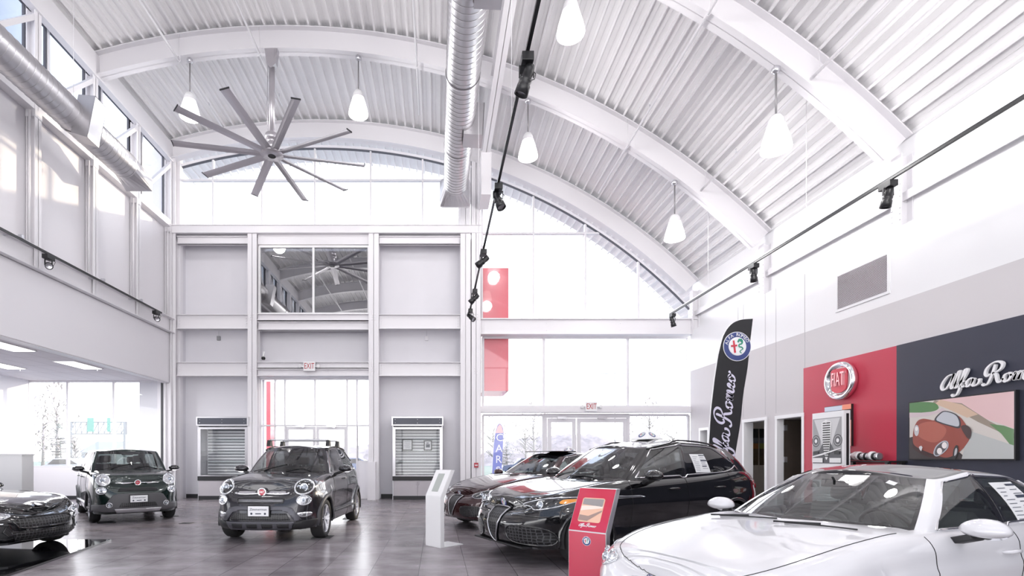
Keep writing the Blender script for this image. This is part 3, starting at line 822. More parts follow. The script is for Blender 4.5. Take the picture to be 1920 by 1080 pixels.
# tall rounded people carrier
SP['carrier'] = dict(L=4.27, W=1.80, R=.335, ra=.375, fo=.82, wb=2.61, sill=.22, rimr=.70, spokes=7, archtrim=.03, archmat=M_GREYP,
    plan=[(0, 0), (.02, .36), (.08, .62), (.24, .79), (.58, .865), (1.2, .885), (2.2, .90), (3.1, .90), (3.75, .875), (4.06, .78), (4.2, .56), (4.26, .28), (4.27, 0)],
    ztop=[(0, .88), (.10, .95), (.28, 1.03), (.6, 1.08), (1.1, 1.11), (2.0, 1.13), (3.0, 1.14), (3.9, 1.15), (4.27, 1.1)],
    zc=[(0, .88), (.1, .98), (.26, 1.07), (.6, 1.14), (.98, 1.19), (1.3, 1.2), (2.2, 1.2), (3.9, 1.2), (4.27, 1.12)],
    crown=[(0, 1), (.4, .98), (.6, .9), (.75, .74), (.86, .52), (.94, .3), (1, 0)],
    side=[(0, .05), (.12, .01), (.3, .02), (.5, .01), (.68, .0), (.8, .008), (.9, .02), (.95, .035), (1, .07)],
    nose=[(0, .08), (.1, .01), (.3, .0), (.5, .01), (.7, .035), (.85, .07), (1, .16)],
    tail=[(0, .1), (.15, .02), (.5, .0), (.8, .03), (1, .08)],
    hood=(.12, 1.02), doors=[(1.30, 2.38), (2.38, 3.26)], beltz=1.12, dashx=1.62, seatx=2.3, seatz=1.32, flr=.02,
    gh=gh_std(((.90, 0, 1.15), (1.46, 0, 1.63)), ((.96, .42, 1.145), (1.49, .36, 1.63)), ((1.16, .735, 1.13), (1.62, .60, 1.62)), ((1.30, .80, 1.125), (1.72, .655, 1.625)),
              ((2.36, .825, 1.135), (2.38, .69, 1.645)), ((2.46, .825, 1.135), (2.46, .69, 1.645)), ((3.18, .82, 1.14), (3.16, .68, 1.635)), ((3.72, .79, 1.15), (3.66, .66, 1.61)),
              ((4.06, .66, 1.15), (3.94, .58, 1.60)), ((4.16, 0, 1.16), (4.02, 0, 1.61)), crown=.045, cut=(1.2, 4.0), bulge=.02, endround=.25, dlomat=M_GLOSSB))
# two-seat roadster with a closed soft top
SP['roadster'] = dict(L=4.05, W=1.74, R=.31, ra=.345, fo=.78, wb=2.31, sill=.16, rimr=.74, spokes=5, pair=.16, twoseat=True,
    plan=[(0, 0), (.03, .30), (.12, .55), (.30, .74), (.62, .83), (1.2, .85), (2.0, .855), (2.8, .87), (3.4, .85), (3.8, .72), (3.97, .50), (4.04, .25), (4.05, 0)],
    ztop=[(0, .56), (.12, .63), (.35, .735), (.75, .80), (1.3, .82), (2.0, .80), (2.8, .86), (3.5, .88), (4.05, .84)],
    zc=[(0, .56), (.12, .65), (.35, .73), (.8, .80), (1.3, .85), (1.6, .87), (2.2, .86), (3.0, .92), (3.6, .92), (4.05, .85)],
    crown=[(0, 1), (.2, 1.05), (.36, 1.12), (.5, .95), (.66, .75), (.8, .8), (.92, .5), (1, 0)],
    side=[(0, .06), (.12, .02), (.3, .035), (.55, .01), (.72, -.004), (.84, .012), (.93, .035), (1, .07)],
    nose=[(0, .14), (.12, .04), (.3, .0), (.55, .01), (.75, .03), (.9, .08), (1, .15)],
    tail=[(0, .12), (.15, .03), (.5, .0), (.8, .04), (1, .1)],
    hood=(.12, 1.38), doors=[(1.62, 2.72)], beltz=.83, dashx=1.9, seatx=2.5, seatz=.98, flr=.03,
    gh=gh_std(((1.34, 0, .85), (1.86, 0, 1.17)), ((1.40, .38, .845), (1.89, .30, 1.17)), ((1.60, .68, .82), (2.0, .50, 1.16)), ((1.70, .73, .82), (2.08, .54, 1.17)),
              ((2.46, .75, .83), (2.42, .55, 1.19)), ((2.52, .75, .83), (2.48, .55, 1.19)), ((2.75, .74, .85), (2.66, .54, 1.16)), ((3.0, .70, .88), (2.8, .50, 1.13)),
              ((3.15, .6, .9), (2.85, .42, 1.12)), ((3.2, 0, .92), (2.9, 0, 1.12)), crown=.03, cut=(1.6, 3.0), bulge=.015, dlo=None))

P_WHITE = mat('paint_pearl_white', (.74, .74, .765), .22, coat=1.)
P_BLACK = mat('paint_black', (.003, .003, .004), .10, coat=1.)
P_MAROON = mat('paint_dark_maroon', (.035, .006, .008), .16, .3, coat=1.)
P_GRAPH = mat('paint_graphite', (.022, .021, .027), .2, .3, coat=1.)
P_GREEN = mat('paint_dark_green', (.006, .018, .016), .16, .3, coat=1.)
M_PAPER = mat('sticker_paper', (.78, .79, .80), .6)

def sticker(c, x0, x1, z0, z1, view='l', text=True, name='window_sticker'):
    """price sheet inside the side glass"""
    o = c.patch(name, [(x0, z0), (x1, z0), (x1-.02, z1), (x0-.02, z1)], view, M_PAPER, .004, .05, thick=0)
    sg = -1 if view == 'l' else 1
    mb = MB()
    def line(a, b, z, h):
        P = [c.cast(x, zz, view, .007) for x, zz in ((a, z), (b, z), (b, z+h), (a, z+h))]; mb.add(P, [(0, 1, 2, 3)])
    w = x1-x0; h = z1-z0; rnd = random.Random(5)
    for k in range(9): line(x0+.06*w, x0+(.2+.2*rnd.random())*w, z0+h*(.08+.095*k), h*.015)
    for k, (hh, l) in enumerate([(.05, .4), (.015, .3), (.015, .36), (.07, .42), (.02, .3), (.015, .35), (.05, .32), (.015, .38)]):
        line(x0+.52*w, x0+(.52+l)*w, z0+h*(.9-.1*k), h*hh)
    c.b(mb, 'printed_lines', M_INK, o)

def roof_sign(c, x, z0, s=.22):
    """white pyramid with round emblems standing on the roof"""
    wx = c.root.matrix_basis @ Vector((x-c.L/2, 0, z0))
    t = thing('roof_sign', '', 'sign', (wx.x, wx.y, wx.z), c.root.rotation_euler.z)
    mb = MB(); mb.add([(-s, -s, 0), (s, -s, 0), (s, s, 0), (-s, s, 0), (0, 0, s*.95), (-s, -s, -.015), (s, -s, -.015), (s, s, -.015), (-s, s, -.015)],
        [(0, 1, 4), (1, 2, 4), (2, 3, 4), (3, 0, 4), (5, 6, 1, 0), (6, 7, 2, 1), (7, 8, 3, 2), (8, 5, 0, 3), (8, 7, 6, 5)])
    mb.build('pyramid', mat('sign_white', (.82, .82, .83), .4), t)
    for nx, ny in ((-1, 0), (0, -1)):
        n = Vector((nx, ny, 1.05)).normalized(); up = Vector((-nx, -ny, .95)).normalized(); xr = up.cross(n)
        M = plane_M(Vector((nx*s*.62, ny*s*.62, s*.36))+n*.002, xr, up); mb = MB(); round_badge_mb(mb, M, s*.36, False); mb.build('emblem', BADGE, t)
    return t
def fix_saloon_front(c, zt, zb, zl, dz=0):
    sp = c.sp
# ---- white saloon, front right
def car_white():
    sp = dict(SP['saloon']); sp['seatmat'] = M_SEATL; sp['roofmat'] = M_GLOSSB
    c = Car(sp, 'saloon_car', 'white four-door saloon in the right foreground, glossy black roof', (1.39, 3.56), R(20), P_WHITE)
    c.gaps(); c.mirror(2.0, 1.0, sz=1.05, reach=.19); c.handles([2.62, 3.5], .80)
    for sg in (1, -1):
        c.lamp('headlight', [(sg*.50, .63), (sg*.60, .685), (sg*.75, .725), (sg*.86, .74), (sg*.88, .68), (sg*.80, .61), (sg*.64, .575)], housing=M_LAMPC, spots=[(sg*.66, .635, .045), (sg*.77, .665, .04)])
        c.patch('air_intake', [(sg*.30, .42), (sg*.72, .45), (sg*.78, .36), (sg*.70, .27), (sg*.36, .27)], 'f', M_HONEY, spl=3)
    c.shield(.56, .22, .17); c.badge_a(0, .575, .05); c.wipers(1.33, 1.0)
    # black surround glass edge, interior mirror, sensor tag, stickers
    c.patch('toll_tag', [(2.18, -.42), (2.23, -.42), (2.23, -.36), (2.18, -.36)], 't', M_PAPER, .003, .05, thick=0)
    mb = MB(); mb.obox(Matrix.Translation((2.16, 0, 1.27)), .03, .24, .07); mb.bar((2.16, 0, 1.27), (2.11, 0, 1.33), .02); c.b(mb, 'rear_view_mirror', M_BLACKP, bevel=.01)
    sticker(c, 2.96, 3.34, .985, 1.29); c.rescale(.95)
    return c
# ---- black crossover
def car_black():
    c = Car(SP['crossover'], 'crossover_car', 'large black crossover with v-shaped grille and white roof sign, window sheet on rear door', (.77, 7.08), R(25), P_BLACK)
    c.gaps(); c.mirror(1.86, 1.17, sz=1.12); c.handles([2.42, 3.38], .98)
    for sg in (1, -1):
        c.lamp('headlight', [(sg*.42, .80), (sg*.60, .86), (sg*.80, .90), (sg*.93, .90), (sg*.90, .84), (sg*.82, .78), (sg*.68, .745), (sg*.60, .77), (sg*.50, .785)], spots=[(sg*.70, .80, .06)],
               amber=[(sg*.85, .875), (sg*.925, .885), (sg*.90, .84), (sg*.85, .83)], spl=3, rim=.008)
        c.patch('air_intake', [(sg*.34, .52), (sg*.60, .54), (sg*.80, .50), (sg*.86, .36), (sg*.76, .30), (sg*.40, .32), (sg*.30, .40)], 'f', M_HONEY2, .004, .03, spl=3, rim=.012, rimm=M_GLOSSB)
        c.strip('bumper_crease', [(sg*.34, .66), (sg*.55, .67), (sg*.82, .66)], 'f', .012, c.paint)
    c.shield(.74, .30, .17, M_HONEY2, .012); c.badge_a(0, .80, .065); c.wipers(1.31, 1.15)
    mb = MB(); mb.box(.05, .3, -.62, .62, .245, .27); c.b(mb, 'front_splitter', M_BLACKP, bevel=.008)
    for sg in (1, -1):
        pts = [(2.25, sg*.60), (2.5, sg*.625), (3.0, sg*.635), (3.5, sg*.61), (3.8, sg*.57)]
        mb = MB(); q = catmull([(a, b, 0) for a, b in pts], 6); N = len(q)
        mb.tube([c.cast(p.x, p.y, 't', .03*math.sin(PI*i/(N-1))+.004) for i, p in enumerate(q)], .014, 8); c.b(mb, 'roof_rail', M_GLOSSB)
    for sg in (1, -1):
        c.patch('tail_light', [(4.36, 1.06), (4.62, 1.05), (4.66, .99), (4.45, .97), (4.30, 1.0)], 'l' if sg < 0 else 'R', M_REDL, .008, spl=3)
    sticker(c, 2.98, 3.30, 1.20, 1.47)
    mb = MB(); mb.obox(Matrix.Translation((2.12, 0, 1.45)), .03, .24, .07); c.b(mb, 'rear_view_mirror', M_BLACKP, bevel=.01)
    t = roof_sign(c, 2.9, 1.725, .17); t['label'] = 'white pyramid sign with round emblems on the black crossover roof'
    return c
# ---- maroon saloon behind
def car_maroon():
    sp = dict(SP['saloon']); k = 1.09
    for key in ('ztop', 'zc'): sp[key] = [(a, b*k) for a, b in sp[key]]
    g = dict(sp['gh']); g['st'] = [(n, (a[0], a[1], a[2]*k), (t[0], t[1], t[2]*k)) for n, a, t in g['st']]; sp['gh'] = g
    sp['roofmat'] = M_GLOSSB; sp['beltz'] = 1.0; sp['seatz'] = 1.15; sp['rimmat'] = M_RIMD
    c = Car(sp, 'saloon_car', 'dark maroon saloon half hidden behind the black crossover', (.28, 10.3), R(28), P_MAROON)
    c.gaps(); c.mirror(1.88, 1.08); c.handles([2.55, 3.5], .88)
    for sg in (1, -1):
        c.lamp('headlight', [(sg*.48, .68), (sg*.60, .74), (sg*.76, .78), (sg*.87, .79), (sg*.88, .73), (sg*.78, .66), (sg*.62, .63)], spots=[(sg*.70, .70, .05)])
        c.patch('air_intake', [(sg*.30, .46), (sg*.72, .48), (sg*.80, .38), (sg*.70, .29), (sg*.36, .29)], 'f', M_HONEY, spl=3)
    c.shield(.66, .28, .17); c.badge_a(0, .70, .058); c.wipers(1.33, 1.1)
    mb = MB(); mb.obox(Matrix.Translation((2.55, 0, 1.555)), .7, .9, .02); c.b(mb, 'sunroof', M_GLOSSB, bevel=.005)
    t = roof_sign(c, 3.1, 1.555, .14); t['label'] = 'small white pyramid sign with round emblem on the maroon saloon roof'
    return c
# ---- graphite mini crossover
def car_graphite():
    c = Car(SP['mini_crossover'], 'mini_crossover_car', 'graphite grey small crossover with silver roof bars, parked before the vestibule doors', (-2.90, 8.32), R(87), P_GRAPH)
    c.gaps(); c.mirror(1.66, 1.20, m=P_GRAPH, sz=1.05); c.handles([2.2, 3.08], 1.0)
    for sg in (1, -1):
        c.lamp('headlight', c.circ(sg*.655, .925, .135, 18, .115), housing=M_LAMPD, spots=[(sg*.665, .92, .07), (sg*.58, .94, .028)], rim=.018, spl=0)
        c.lamp('driving_lamp', c.circ(sg*.68, .715, .095, 16, .075), housing=M_LAMPC, spots=[(sg*.68, .715, .038)], rim=.012, spl=0)
        c.patch('fog_lamp', [(sg*.60, .515), (sg*.76, .52), (sg*.78, .47), (sg*.70, .44), (sg*.62, .46)], 'f', M_LAMPC, .012, spl=3)
    # grille bar with round badge
    c.patch('grille', [(-.40, .745), (.40, .745), (.37, .675), (-.37, .675)], 'f', M_BLACKP, .004, .03, rim=.008, rimm=M_GLOSSB)
    for z in (.70, .72): c.strip('grille_slat', [(-.37, z), (0, z), (.37, z)], 'f', .006, M_SATIN, .01)
    for a, b in ((-.44, -.07), (.07, .44)):
        c.patch('nose_bar', [(a, .84), ((a+b)/2, .855), (b, .84), (b, .81), ((a+b)/2, .80), (a, .81)], 'f', M_CHROME, .022, .03, spl=2)
    red_badge(c, 0, .825, .075)
    # light grey bumper frame, mesh, skid plate with slots
    c.patch('bumper_frame', [(-.66, .40), (-.52, .60), (-.40, .625), (.40, .625), (.52, .60), (.66, .40), (.56, .38), (.46, .52), (.34, .555), (-.34, .555), (-.46, .52), (-.56, .38)], 'f', M_GREYL, .018, .03)
    c.patch('lower_grille', [(-.44, .51), (.44, .51), (.50, .40), (-.50, .40)], 'f', M_HONEY, .004, .03)
    o = c.patch('skid_plate', [(-.56, .375), (.56, .375), (.50, .255), (-.50, .255)], 'f', M_GREYL, .03, .03)
    for k in range(4): c.patch('slot', [(-.48+.25*k, .345), (-.29+.25*k, .345), (-.30+.25*k, .29), (-.47+.25*k, .29)], 'f', M_BLACKP, .035, .03, parent=o, thick=.004, spl=0)
    c.patch('bumper_cladding', [(-.86, .40), (-.58, .37), (-.50, .25), (-.80, .25)], 'f', M_BLACKP, .012); c.patch('bumper_cladding', [(.86, .40), (.58, .37), (.50, .25), (.80, .25)], 'f', M_BLACKP, .012)
    c.plate(-.17, .17, .47, .63); c.wipers(1.12, 1.2, .65)
    # roof bars on four feet
    for x in (2.02, 2.75):
        mb = MB(); mb.tube([(x, -.60+.03*k*1.0, 1.775+.006*math.sin(PI*k/40)) for k in range(41)], .019, 10); o = c.b(mb, 'roof_bar', M_SATIN)
        for sg in (1, -1):
            mb = MB(); mb.prism([(-.09, 0), (.09, 0), (.055, .075), (.045, .125), (-.045, .125), (-.055, .075)], plane_M((x, sg*.60-.035, 1.648), (1, 0, 0), (0, 0, 1)), -.07); c.b(mb, 'bar_foot', M_BLACKP, o, bevel=.012)
    for sg in (1, -1):
        mb = MB(); mb.tube([c.cast(1.85+.15*k, sg*(.60+.01*math.sin(k)), 't', .012) for k in range(11)], .014, 8); c.b(mb, 'roof_rail', M_BLACKP)
    mb = MB(); mb.obox(Matrix.Translation((1.78, 0, 1.49)), .03, .24, .07); c.b(mb, 'rear_view_mirror', M_BLACKP, bevel=.01)
    c.strip('side_moulding', [(1.35, .42), (2.3, .42), (3.1, .42)], 'R', .022, M_GREYP, .004); c.strip('side_moulding', [(1.35, .42), (2.3, .42), (3.1, .42)], 'l', .022, M_GREYP, .004)
    return c
# ---- dark green people carrier
def car_green():
    c = Car(SP['carrier'], 'people_carrier_car', 'dark green tall rounded people carrier by the annex windows', (-6.50, 11.15), R(129), P_GREEN)
    c.gaps(); c.mirror(1.42, 1.20, m=M_GLOSSB, sz=1.0); c.handles([2.15, 3.05], 1.0)
    for sg in (1, -1):
        c.lamp('headlight', c.circ(sg*.65, .96, .118, 18, .115), housing=M_LAMPC, spots=[(sg*.67, .955, .06)], rim=.018, spl=0)
        c.lamp('driving_lamp', c.circ(sg*.69, .735, .085, 16, .075), housing=M_LAMPC, spots=[(sg*.69, .735, .045)], rim=.012, spl=0)
    for a, b in ((-.42, -.08), (.08, .42)):
        c.patch('nose_bar', [(a, .905), ((a+b)/2, .91), (b, .905), (b, .89), ((a+b)/2, .875), (a, .88)], 'f', M_CHROME, .018, .03, spl=2)
    red_badge(c, 0, .893, .07)
    c.patch('grille', [(-.36, .79), (.36, .79), (.40, .71), (-.40, .71)], 'f', M_BLACKP, .004, .03)
    for z in (.735, .765): c.strip('grille_slat', [(-.36, z), (0, z), (.36, z)], 'f', .006, M_GREYP, .01)
    c.patch('bumper_frame', [(-.88, .30), (-.86, .42), (-.62, .44), (-.50, .63), (-.40, .66), (.40, .66), (.50, .63), (.62, .44), (.86, .42), (.88, .30), (.6, .27), (-.6, .27)], 'f', M_GREYC, .014, .03)
    c.patch('lower_grille', [(-.33, .46), (.33, .46), (.38, .37), (-.38, .37)], 'f', M_HONEY, .02, .03)
    c.patch('skid_plate', [(-.46, .33), (.46, .33), (.42, .25), (-.42, .25)], 'f', M_SATIN, .022, .03)
    for sg in (1, -1): c.lamp('fog_lamp', c.circ(sg*.55, .42, .05, 14), housing=M_BLACKP, spots=[(sg*.55, .42, .03)], rim=.01, spl=0, off=.022)
    c.plate(-.17, .17, .47, .62); c.wipers(.96, 1.2, .65)
    c.rescale(.97)
    mb = MB(); mb.obox(Matrix.Translation((1.62, 0, 1.56)), .03, .24, .07); c.b(mb, 'rear_view_mirror', M_BLACKP, bevel=.01)
    for v in 'lR': c.strip('side_moulding', [(1.25, .40), (2.3, .40), (3.2, .40)], v, .028, M_SATIN, .002)
    return c
def red_badge(c, y, z, r):
    p = c.cast(y, z, 'f', .03); M = plane_M(p, (0, -1, 0), (0, 0, 1)); mb = MB()
    mb.lathe([(r, -.03), (r, .0), (r*.93, .014), (r*.8, .010)], M, 32, 0); disc(mb, M, r*.66, 0, .011, 1, 32)
    text_mb(mb, 'FIAT', M @ Matrix.Translation((0, 0, .011)) @ Matrix.Scale(1.5, 4, (0, 1, 0)), r*.50, .003, 0)
    c.b(mb, 'emblem', [M_CHROME, M_RED_E])
# ---- black roadster on its gloss mat
def car_roadster():
    c = Car(SP['roadster'], 'roadster_car', 'low black roadster on the glossy black mat at the left edge', (-5.83, 7.68, .03), R(170), P_BLACK)
    c.gaps(); c.mirror(2.12, .90, m=P_BLACK, sz=.9); c.handles([2.55], .72)
    for sg in (1, -1):
        c.lamp('headlight', [(sg*.46, .56), (sg*.56, .60), (sg*.72, .635), (sg*.84, .64), (sg*.86, .58), (sg*.78, .53), (sg*.60, .515)], spots=[(sg*.60, .565, .045), (sg*.72, .575, .04)], housing=M_LAMPC, rim=.008,
               amber=[(sg*.79, .62), (sg*.86, .63), (sg*.86, .58), (sg*.80, .56)])
        o = c.patch('air_intake', [(sg*.52, .44), (sg*.80, .42), (sg*.82, .30), (sg*.70, .25), (sg*.48, .24), (sg*.56, .34)], 'f', M_BLACKP, .004, .03, rim=.006, rimm=M_GLOSSB)
        c.lamp('fog_lamp', c.circ(sg*.68, .33, .05, 14), housing=M_BLACKP, spots=[(sg*.68, .33, .035)], rim=.008, spl=0, off=.012)
        c.strip('running_lamp', [(sg*.56, .455), (sg*.66, .46), (sg*.76, .45)], 'f', .014, M_LAMPC, .008)
    c.patch('grille', [(-.46, .48), (-.38, .52), (.38, .52), (.46, .48), (.40, .39), (.30, .37), (-.30, .37), (-.40, .39)], 'f', M_HONEY2, .006, .03, rim=.012, rimm=M_GLOSSB)
    c.patch('lower_grille', [(-.48, .33), (.48, .33), (.42, .20), (-.42, .20)], 'f', M_HONEY2, .006, .03, rim=.008, rimm=M_GLOSSB)
    p = c.cast(.20, 0, 't', .006); M = plane_M(p, (0, -1, 0), (-.9, 0, -.3)); mb = MB(); mb.prism([(-.045, .05), (.045, .05), (.035, -.03), (0, -.06), (-.035, -.03)], M, -.006); c.b(mb, 'emblem', M_SATIN)
    c.wipers(1.38, .9, .5)
    return c
M_GREYL = mat('light_grey_trim', (.10, .10, .115), .35, .4)
M_GREYC = mat('matt_grey_bumper', (.085, .083, .09), .45)
WORLD, SUN, EXPO = 2.6, 1.5, 0.78
# ------------------------------------------------------------------ hall
M_WALL = mat('wall_paint', (.81, .795, .825), .55, bump=.03, bscale=40)
M_WALLG = mat('wall_paint_grey', (.60, .575, .585), .55)
M_PANEL = mat('wall_panel_lilac', (.74, .73, .77), .5, var=.04, vscale=1.2)
M_STEEL = mat('painted_steel', (.78, .765, .79), .38)
M_DECK = mat('roof_deck_paint', (.79, .78, .79), .42, var=.05, vscale=2.)
M_FRAME = mat('window_frame_paint', (.74, .73, .76), .4)
M_FRAMED = mat('window_gasket', (.10, .10, .12), .5)
M_GLASS = glass_mat('window_glass', (.97, .975, .98), .02, .45)
M_DUCT = mat('galvanised_steel', (.54, .53, .55), .33, .85, var=.07, vscale=6)
M_BLK = mat('track_black', (.015, .015, .017), .35)
M_BASE = mat('baseboard_dark', (.025, .025, .028), .5)
M_WHITE = mat('white_gloss', (.83, .83, .84), .3)
M_RED = mat('red_wall_paint', (.50, .035, .07), .45, var=.05, vscale=1.)
M_NAVY = mat('navy_wall_paint', (.030, .033, .055), .45, var=.1, vscale=1.)

def floor_mat():
    m = bpy.data.materials.new('stone_tile'); m.use_nodes = True; nt = m.node_tree; b = nt.nodes['Principled BSDF']
    tc = nt.nodes.new('ShaderNodeTexCoord'); mp = nt.nodes.new('ShaderNodeMapping'); mp.inputs['Rotation'].default_value = (0, 0, PI/2); mp.inputs['Location'].default_value = (.1, .23, 0)
    br = nt.nodes.new('ShaderNodeTexBrick'); br.inputs['Scale'].default_value = 1; br.inputs['Brick Width'].default_value = 1.2; br.inputs['Row Height'].default_value = .6
    br.inputs['Mortar Size'].default_value = .004; br.inputs['Mortar Smooth'].default_value = .1; br.offset = .33
    br.inputs['Color1'].default_value = (.295, .268, .285, 1); br.inputs['Color2'].default_value = (.232, .210, .224, 1); br.inputs['Mortar'].default_value = (.07, .062, .065, 1)
    nt.links.new(tc.outputs['Object'], mp.inputs[0]); nt.links.new(mp.outputs[0], br.inputs['Vector'])
    n = nt.nodes.new('ShaderNodeTexNoise'); n.inputs['Scale'].default_value = 1.3; n.inputs['Detail'].default_value = 8; n.inputs['Roughness'].default_value = .65
    mp2 = nt.nodes.new('ShaderNodeMapping'); mp2.inputs['Scale'].default_value = (1, 1.8, 1); nt.links.new(tc.outputs['Object'], mp2.inputs[0]); nt.links.new(mp2.outputs[0], n.inputs['Vector'])
    rp = nt.nodes.new('ShaderNodeValToRGB'); rp.color_ramp.elements[0].position = .33; rp.color_ramp.elements[1].position = .7
    rp.color_ramp.elements[0].color = (.68, .66, .66, 1); rp.color_ramp.elements[1].color = (1.35, 1.35, 1.37, 1)
    nt.links.new(n.outputs['Fac'], rp.inputs[0])
    mx = nt.nodes.new('ShaderNodeMix'); mx.data_type = 'RGBA'; mx.blend_type = 'MULTIPLY'; mx.inputs[0].default_value = 1
    nt.links.new(br.outputs['Color'], mx.inputs[6]); nt.links.new(rp.outputs[0], mx.inputs[7]); nt.links.new(mx.outputs[2], b.inputs['Base Color'])
    r2 = nt.nodes.new('ShaderNodeMapRange'); r2.inputs[3].default_value = .14; r2.inputs[4].default_value = .33; nt.links.new(n.outputs['Fac'], r2.inputs[0]); nt.links.new(r2.outputs[0], b.inputs['Roughness'])
    bp = nt.nodes.new('ShaderNodeBump'); bp.inputs['Strength'].default_value = .3; bp.inputs['Distance'].default_value = .004; bp.invert = True
    nt.links.new(br.outputs['Fac'], bp.inputs['Height']); nt.links.new(bp.outputs[0], b.inputs['Normal'])
    return m

DB = 17.4                                   # depth of the end wall's steel frame
def BX(px, D=DB): return WX(px, D)
def BZ(py, D=DB): return WZ(py, D)
RA, AXC, AZC = 18.1, -4.08, -5.3            # barrel roof: radius and centre of the arc
XL, XR = -9.15, 8.8
Y0, Y1 = -9.0, 18.0
def arcz(x, r=RA): return AZC+math.sqrt(max(0, r*r-(x-AXC)**2))
def arcp(th, r): return AXC+r*math.sin(th), AZC+r*math.cos(th)
TL = math.asin((XL-AXC)/RA); TR = math.asin((XR-AXC)/RA)

mb = MB(); mb.box(-14.3, 12.6, Y0, Y1+.3, -.12, 0); struct('floor', mb, floor_mat())

# ---- ribbed deck following the arc, with its overhangs
def deck():
    mb = MB(); pitch = .29; th0 = math.asin((-9.42-AXC)/RA); th1 = math.asin((9.7-AXC)/RA)
    n = int((th1-th0)*RA/pitch); prof = [(0, 0), (.050, 0), (.064, .10), (.165, .10), (.168, .092), (.174, .092), (.177, .10), (.276, .10)]
    pts = []
    for k in range(n):
        for a, h in prof: pts.append(arcp(th0+(k*pitch+a)/RA, RA+h))
    vs = [(x, Y0, z) for x, z in pts]+[(x, Y1+1.9, z) for x, z in pts]; N = len(pts)
    mb.add(vs, [(i, i+1, N+i+1, N+i) for i in range(N-1)])
    o = mb.build('ceiling', M_DECK, fix=False); o['kind'] = 'structure'
    s = o.modifiers.new('s', 'SOLIDIFY'); s.thickness = .03; s.offset = 1
    me = o.data
    if me.polygons[0].normal.z < 0: me.flip_normals()
deck()

def arc_beam(mb, y, r_out, depth, w=.28, tw=.014, tf=.025, t0=TL, t1=TR, n=64):
    for (ra, rb, yy) in ((r_out-tf, r_out, w), (r_out-depth, r_out-depth+tf, w), (r_out-depth, r_out, tw)):
        vs = []
        for k in range(n+1):
            th = t0+(t1-t0)*k/n
            for (r, dy) in ((ra, -yy/2), (ra, yy/2), (rb, yy/2), (rb, -yy/2)):
                x, z = arcp(th, r); vs.append((x, y+dy, z))
        fs = [(4*k+j, 4*k+(j+1) % 4, 4*k+4+(j+1) % 4, 4*k+4+j) for k in range(n) for j in range(4)]
        fs += [(0, 1, 2, 3), (4*n+3, 4*n+2, 4*n+1, 4*n)]
        mb.add(vs, fs)
AY = [DB-.05, 13.6, 9.6, 5.7, 1.8, -2.1, -6.0]
for i, y in enumerate(AY):
    mb = MB(); arc_beam(mb, y, RA-.004, .60)
    for th in (TL+.018, TR-.018):           # end plates with bolts
        x, z = arcp(th, RA-.3)
    mb2 = mb; struct('trim_%d' % (i+1), mb, M_STEEL)
tn = [len(AY)]
def trim(mb, m=None, **k):
    tn[0] += 1; return struct('trim_%d' % tn[0], mb, m or M_STEEL, **k)

def ibeam(mb, a, b, d, w, face='y', tf=.02, tw=.012):
    """I-section between a and b; flanges lie in the plane facing +-y (columns/beams of the end wall) unless face = 'z' or 'x'"""
    a = Vector(a); b = Vector(b); ax = (b-a).normalized()
    if face == 'y': f = Vector((0, 1, 0))
    elif face == 'z': f = Vector((0, 0, 1))
    else: f = Vector((1, 0, 0))
    s = ax.cross(f)
    for k in (-1, 1):
        c = f*(k*(d/2-tf/2)); mb.bar(a+c, b+c, w, tf, up=f)
    mb.bar(a, b, tw, d, up=f)
def bolts(mb, c, nx, nz, dx=.09, dz=.09, y=None, r=.017):
    for i in range(nx):
        for j in range(nz):
            p = (c[0]+(i-(nx-1)/2)*dx, c[1], c[2]+(j-(nz-1)/2)*dz)
            M = frame_to((0, -1, 0)); M.translation = Vector(p); mb.lathe([(r, 0), (r, .008), (r*.5, .014)], M, 6, smooth=False)

# ---- end wall, left bay: steel frame, recessed panels
zt = BZ(428)
colpx = [(313, 333), (467, 484), (692, 711), (863, 882)]
cols = [(BX(a), BX(b)) for a, b in colpx]
for k, (a, b) in enumerate(cols):
    mb = MB(); top = zt if k in (1, 2) else (arcz((a+b)/2)-.6)
    ibeam(mb, ((a+b)/2, DB+.02, 0), ((a+b)/2, DB+.02, top), .32, b-a)
    if k in (1, 2):
        for z in (BZ(435), BZ(597), BZ(693)): bolts(mb, ((a+b)/2, DB-.14, z), 2, 3)
    trim(mb)
mb = MB(); ibeam(mb, (BX(892), DB, 0), (BX(892), DB, arcz(BX(892))-.6), .36, BX(901)-BX(884))
for z in (BZ(435), BZ(597), BZ(698)): bolts(mb, (BX(892), DB-.18, z), 2, 3)
trim(mb)
mb = MB(); mb.box(BX(308), BX(901), DB-.20, DB-.02, BZ(441), zt)                                # cap beam
mb.box(BX(308), BX(901), DB-.24, DB+.35, zt, zt+.03)
trim(mb)
mb = MB(); mb.box(BX(308), cols[0][0]+.02, DB-.2, DB+.3, BZ(441), zt); 
def hbeam(x0, x1, ytop, ybot, d=.26, y=DB, b=True, lip=.02):
    mb = MB(); z0, z1 = BZ(ybot), BZ(ytop)
    mb.box(x0, x1, y-.02, y+.02, z0, z1); mb.box(x0, x1, y-d/2, y+d/2, z1-lip, z1); mb.box(x0, x1, y-d/2, y+d/2, z0, z0+lip)
    if b:
        for xx in (x0+.08, x1-.08): bolts(mb, (xx, y-.02, (z0+z1)/2), 1, 4, dz=(z1-z0)/5.5)
    trim(mb)
for (k0, k1) in ((0, 1), (2, 3)):
    xa, xb = cols[k0][1], cols[k1][0]
    hbeam(xa, xb, 444, 458, .2, DB+.02, b=False); hbeam(xa, xb, 591, 618); hbeam(xa, xb, 680, 706)
xa, xb = cols[1][1], cols[2][0]
mb = MB(); mb.box(xa, xb, DB-.03, DB+.05, BZ(459), zt-.03); trim(mb)
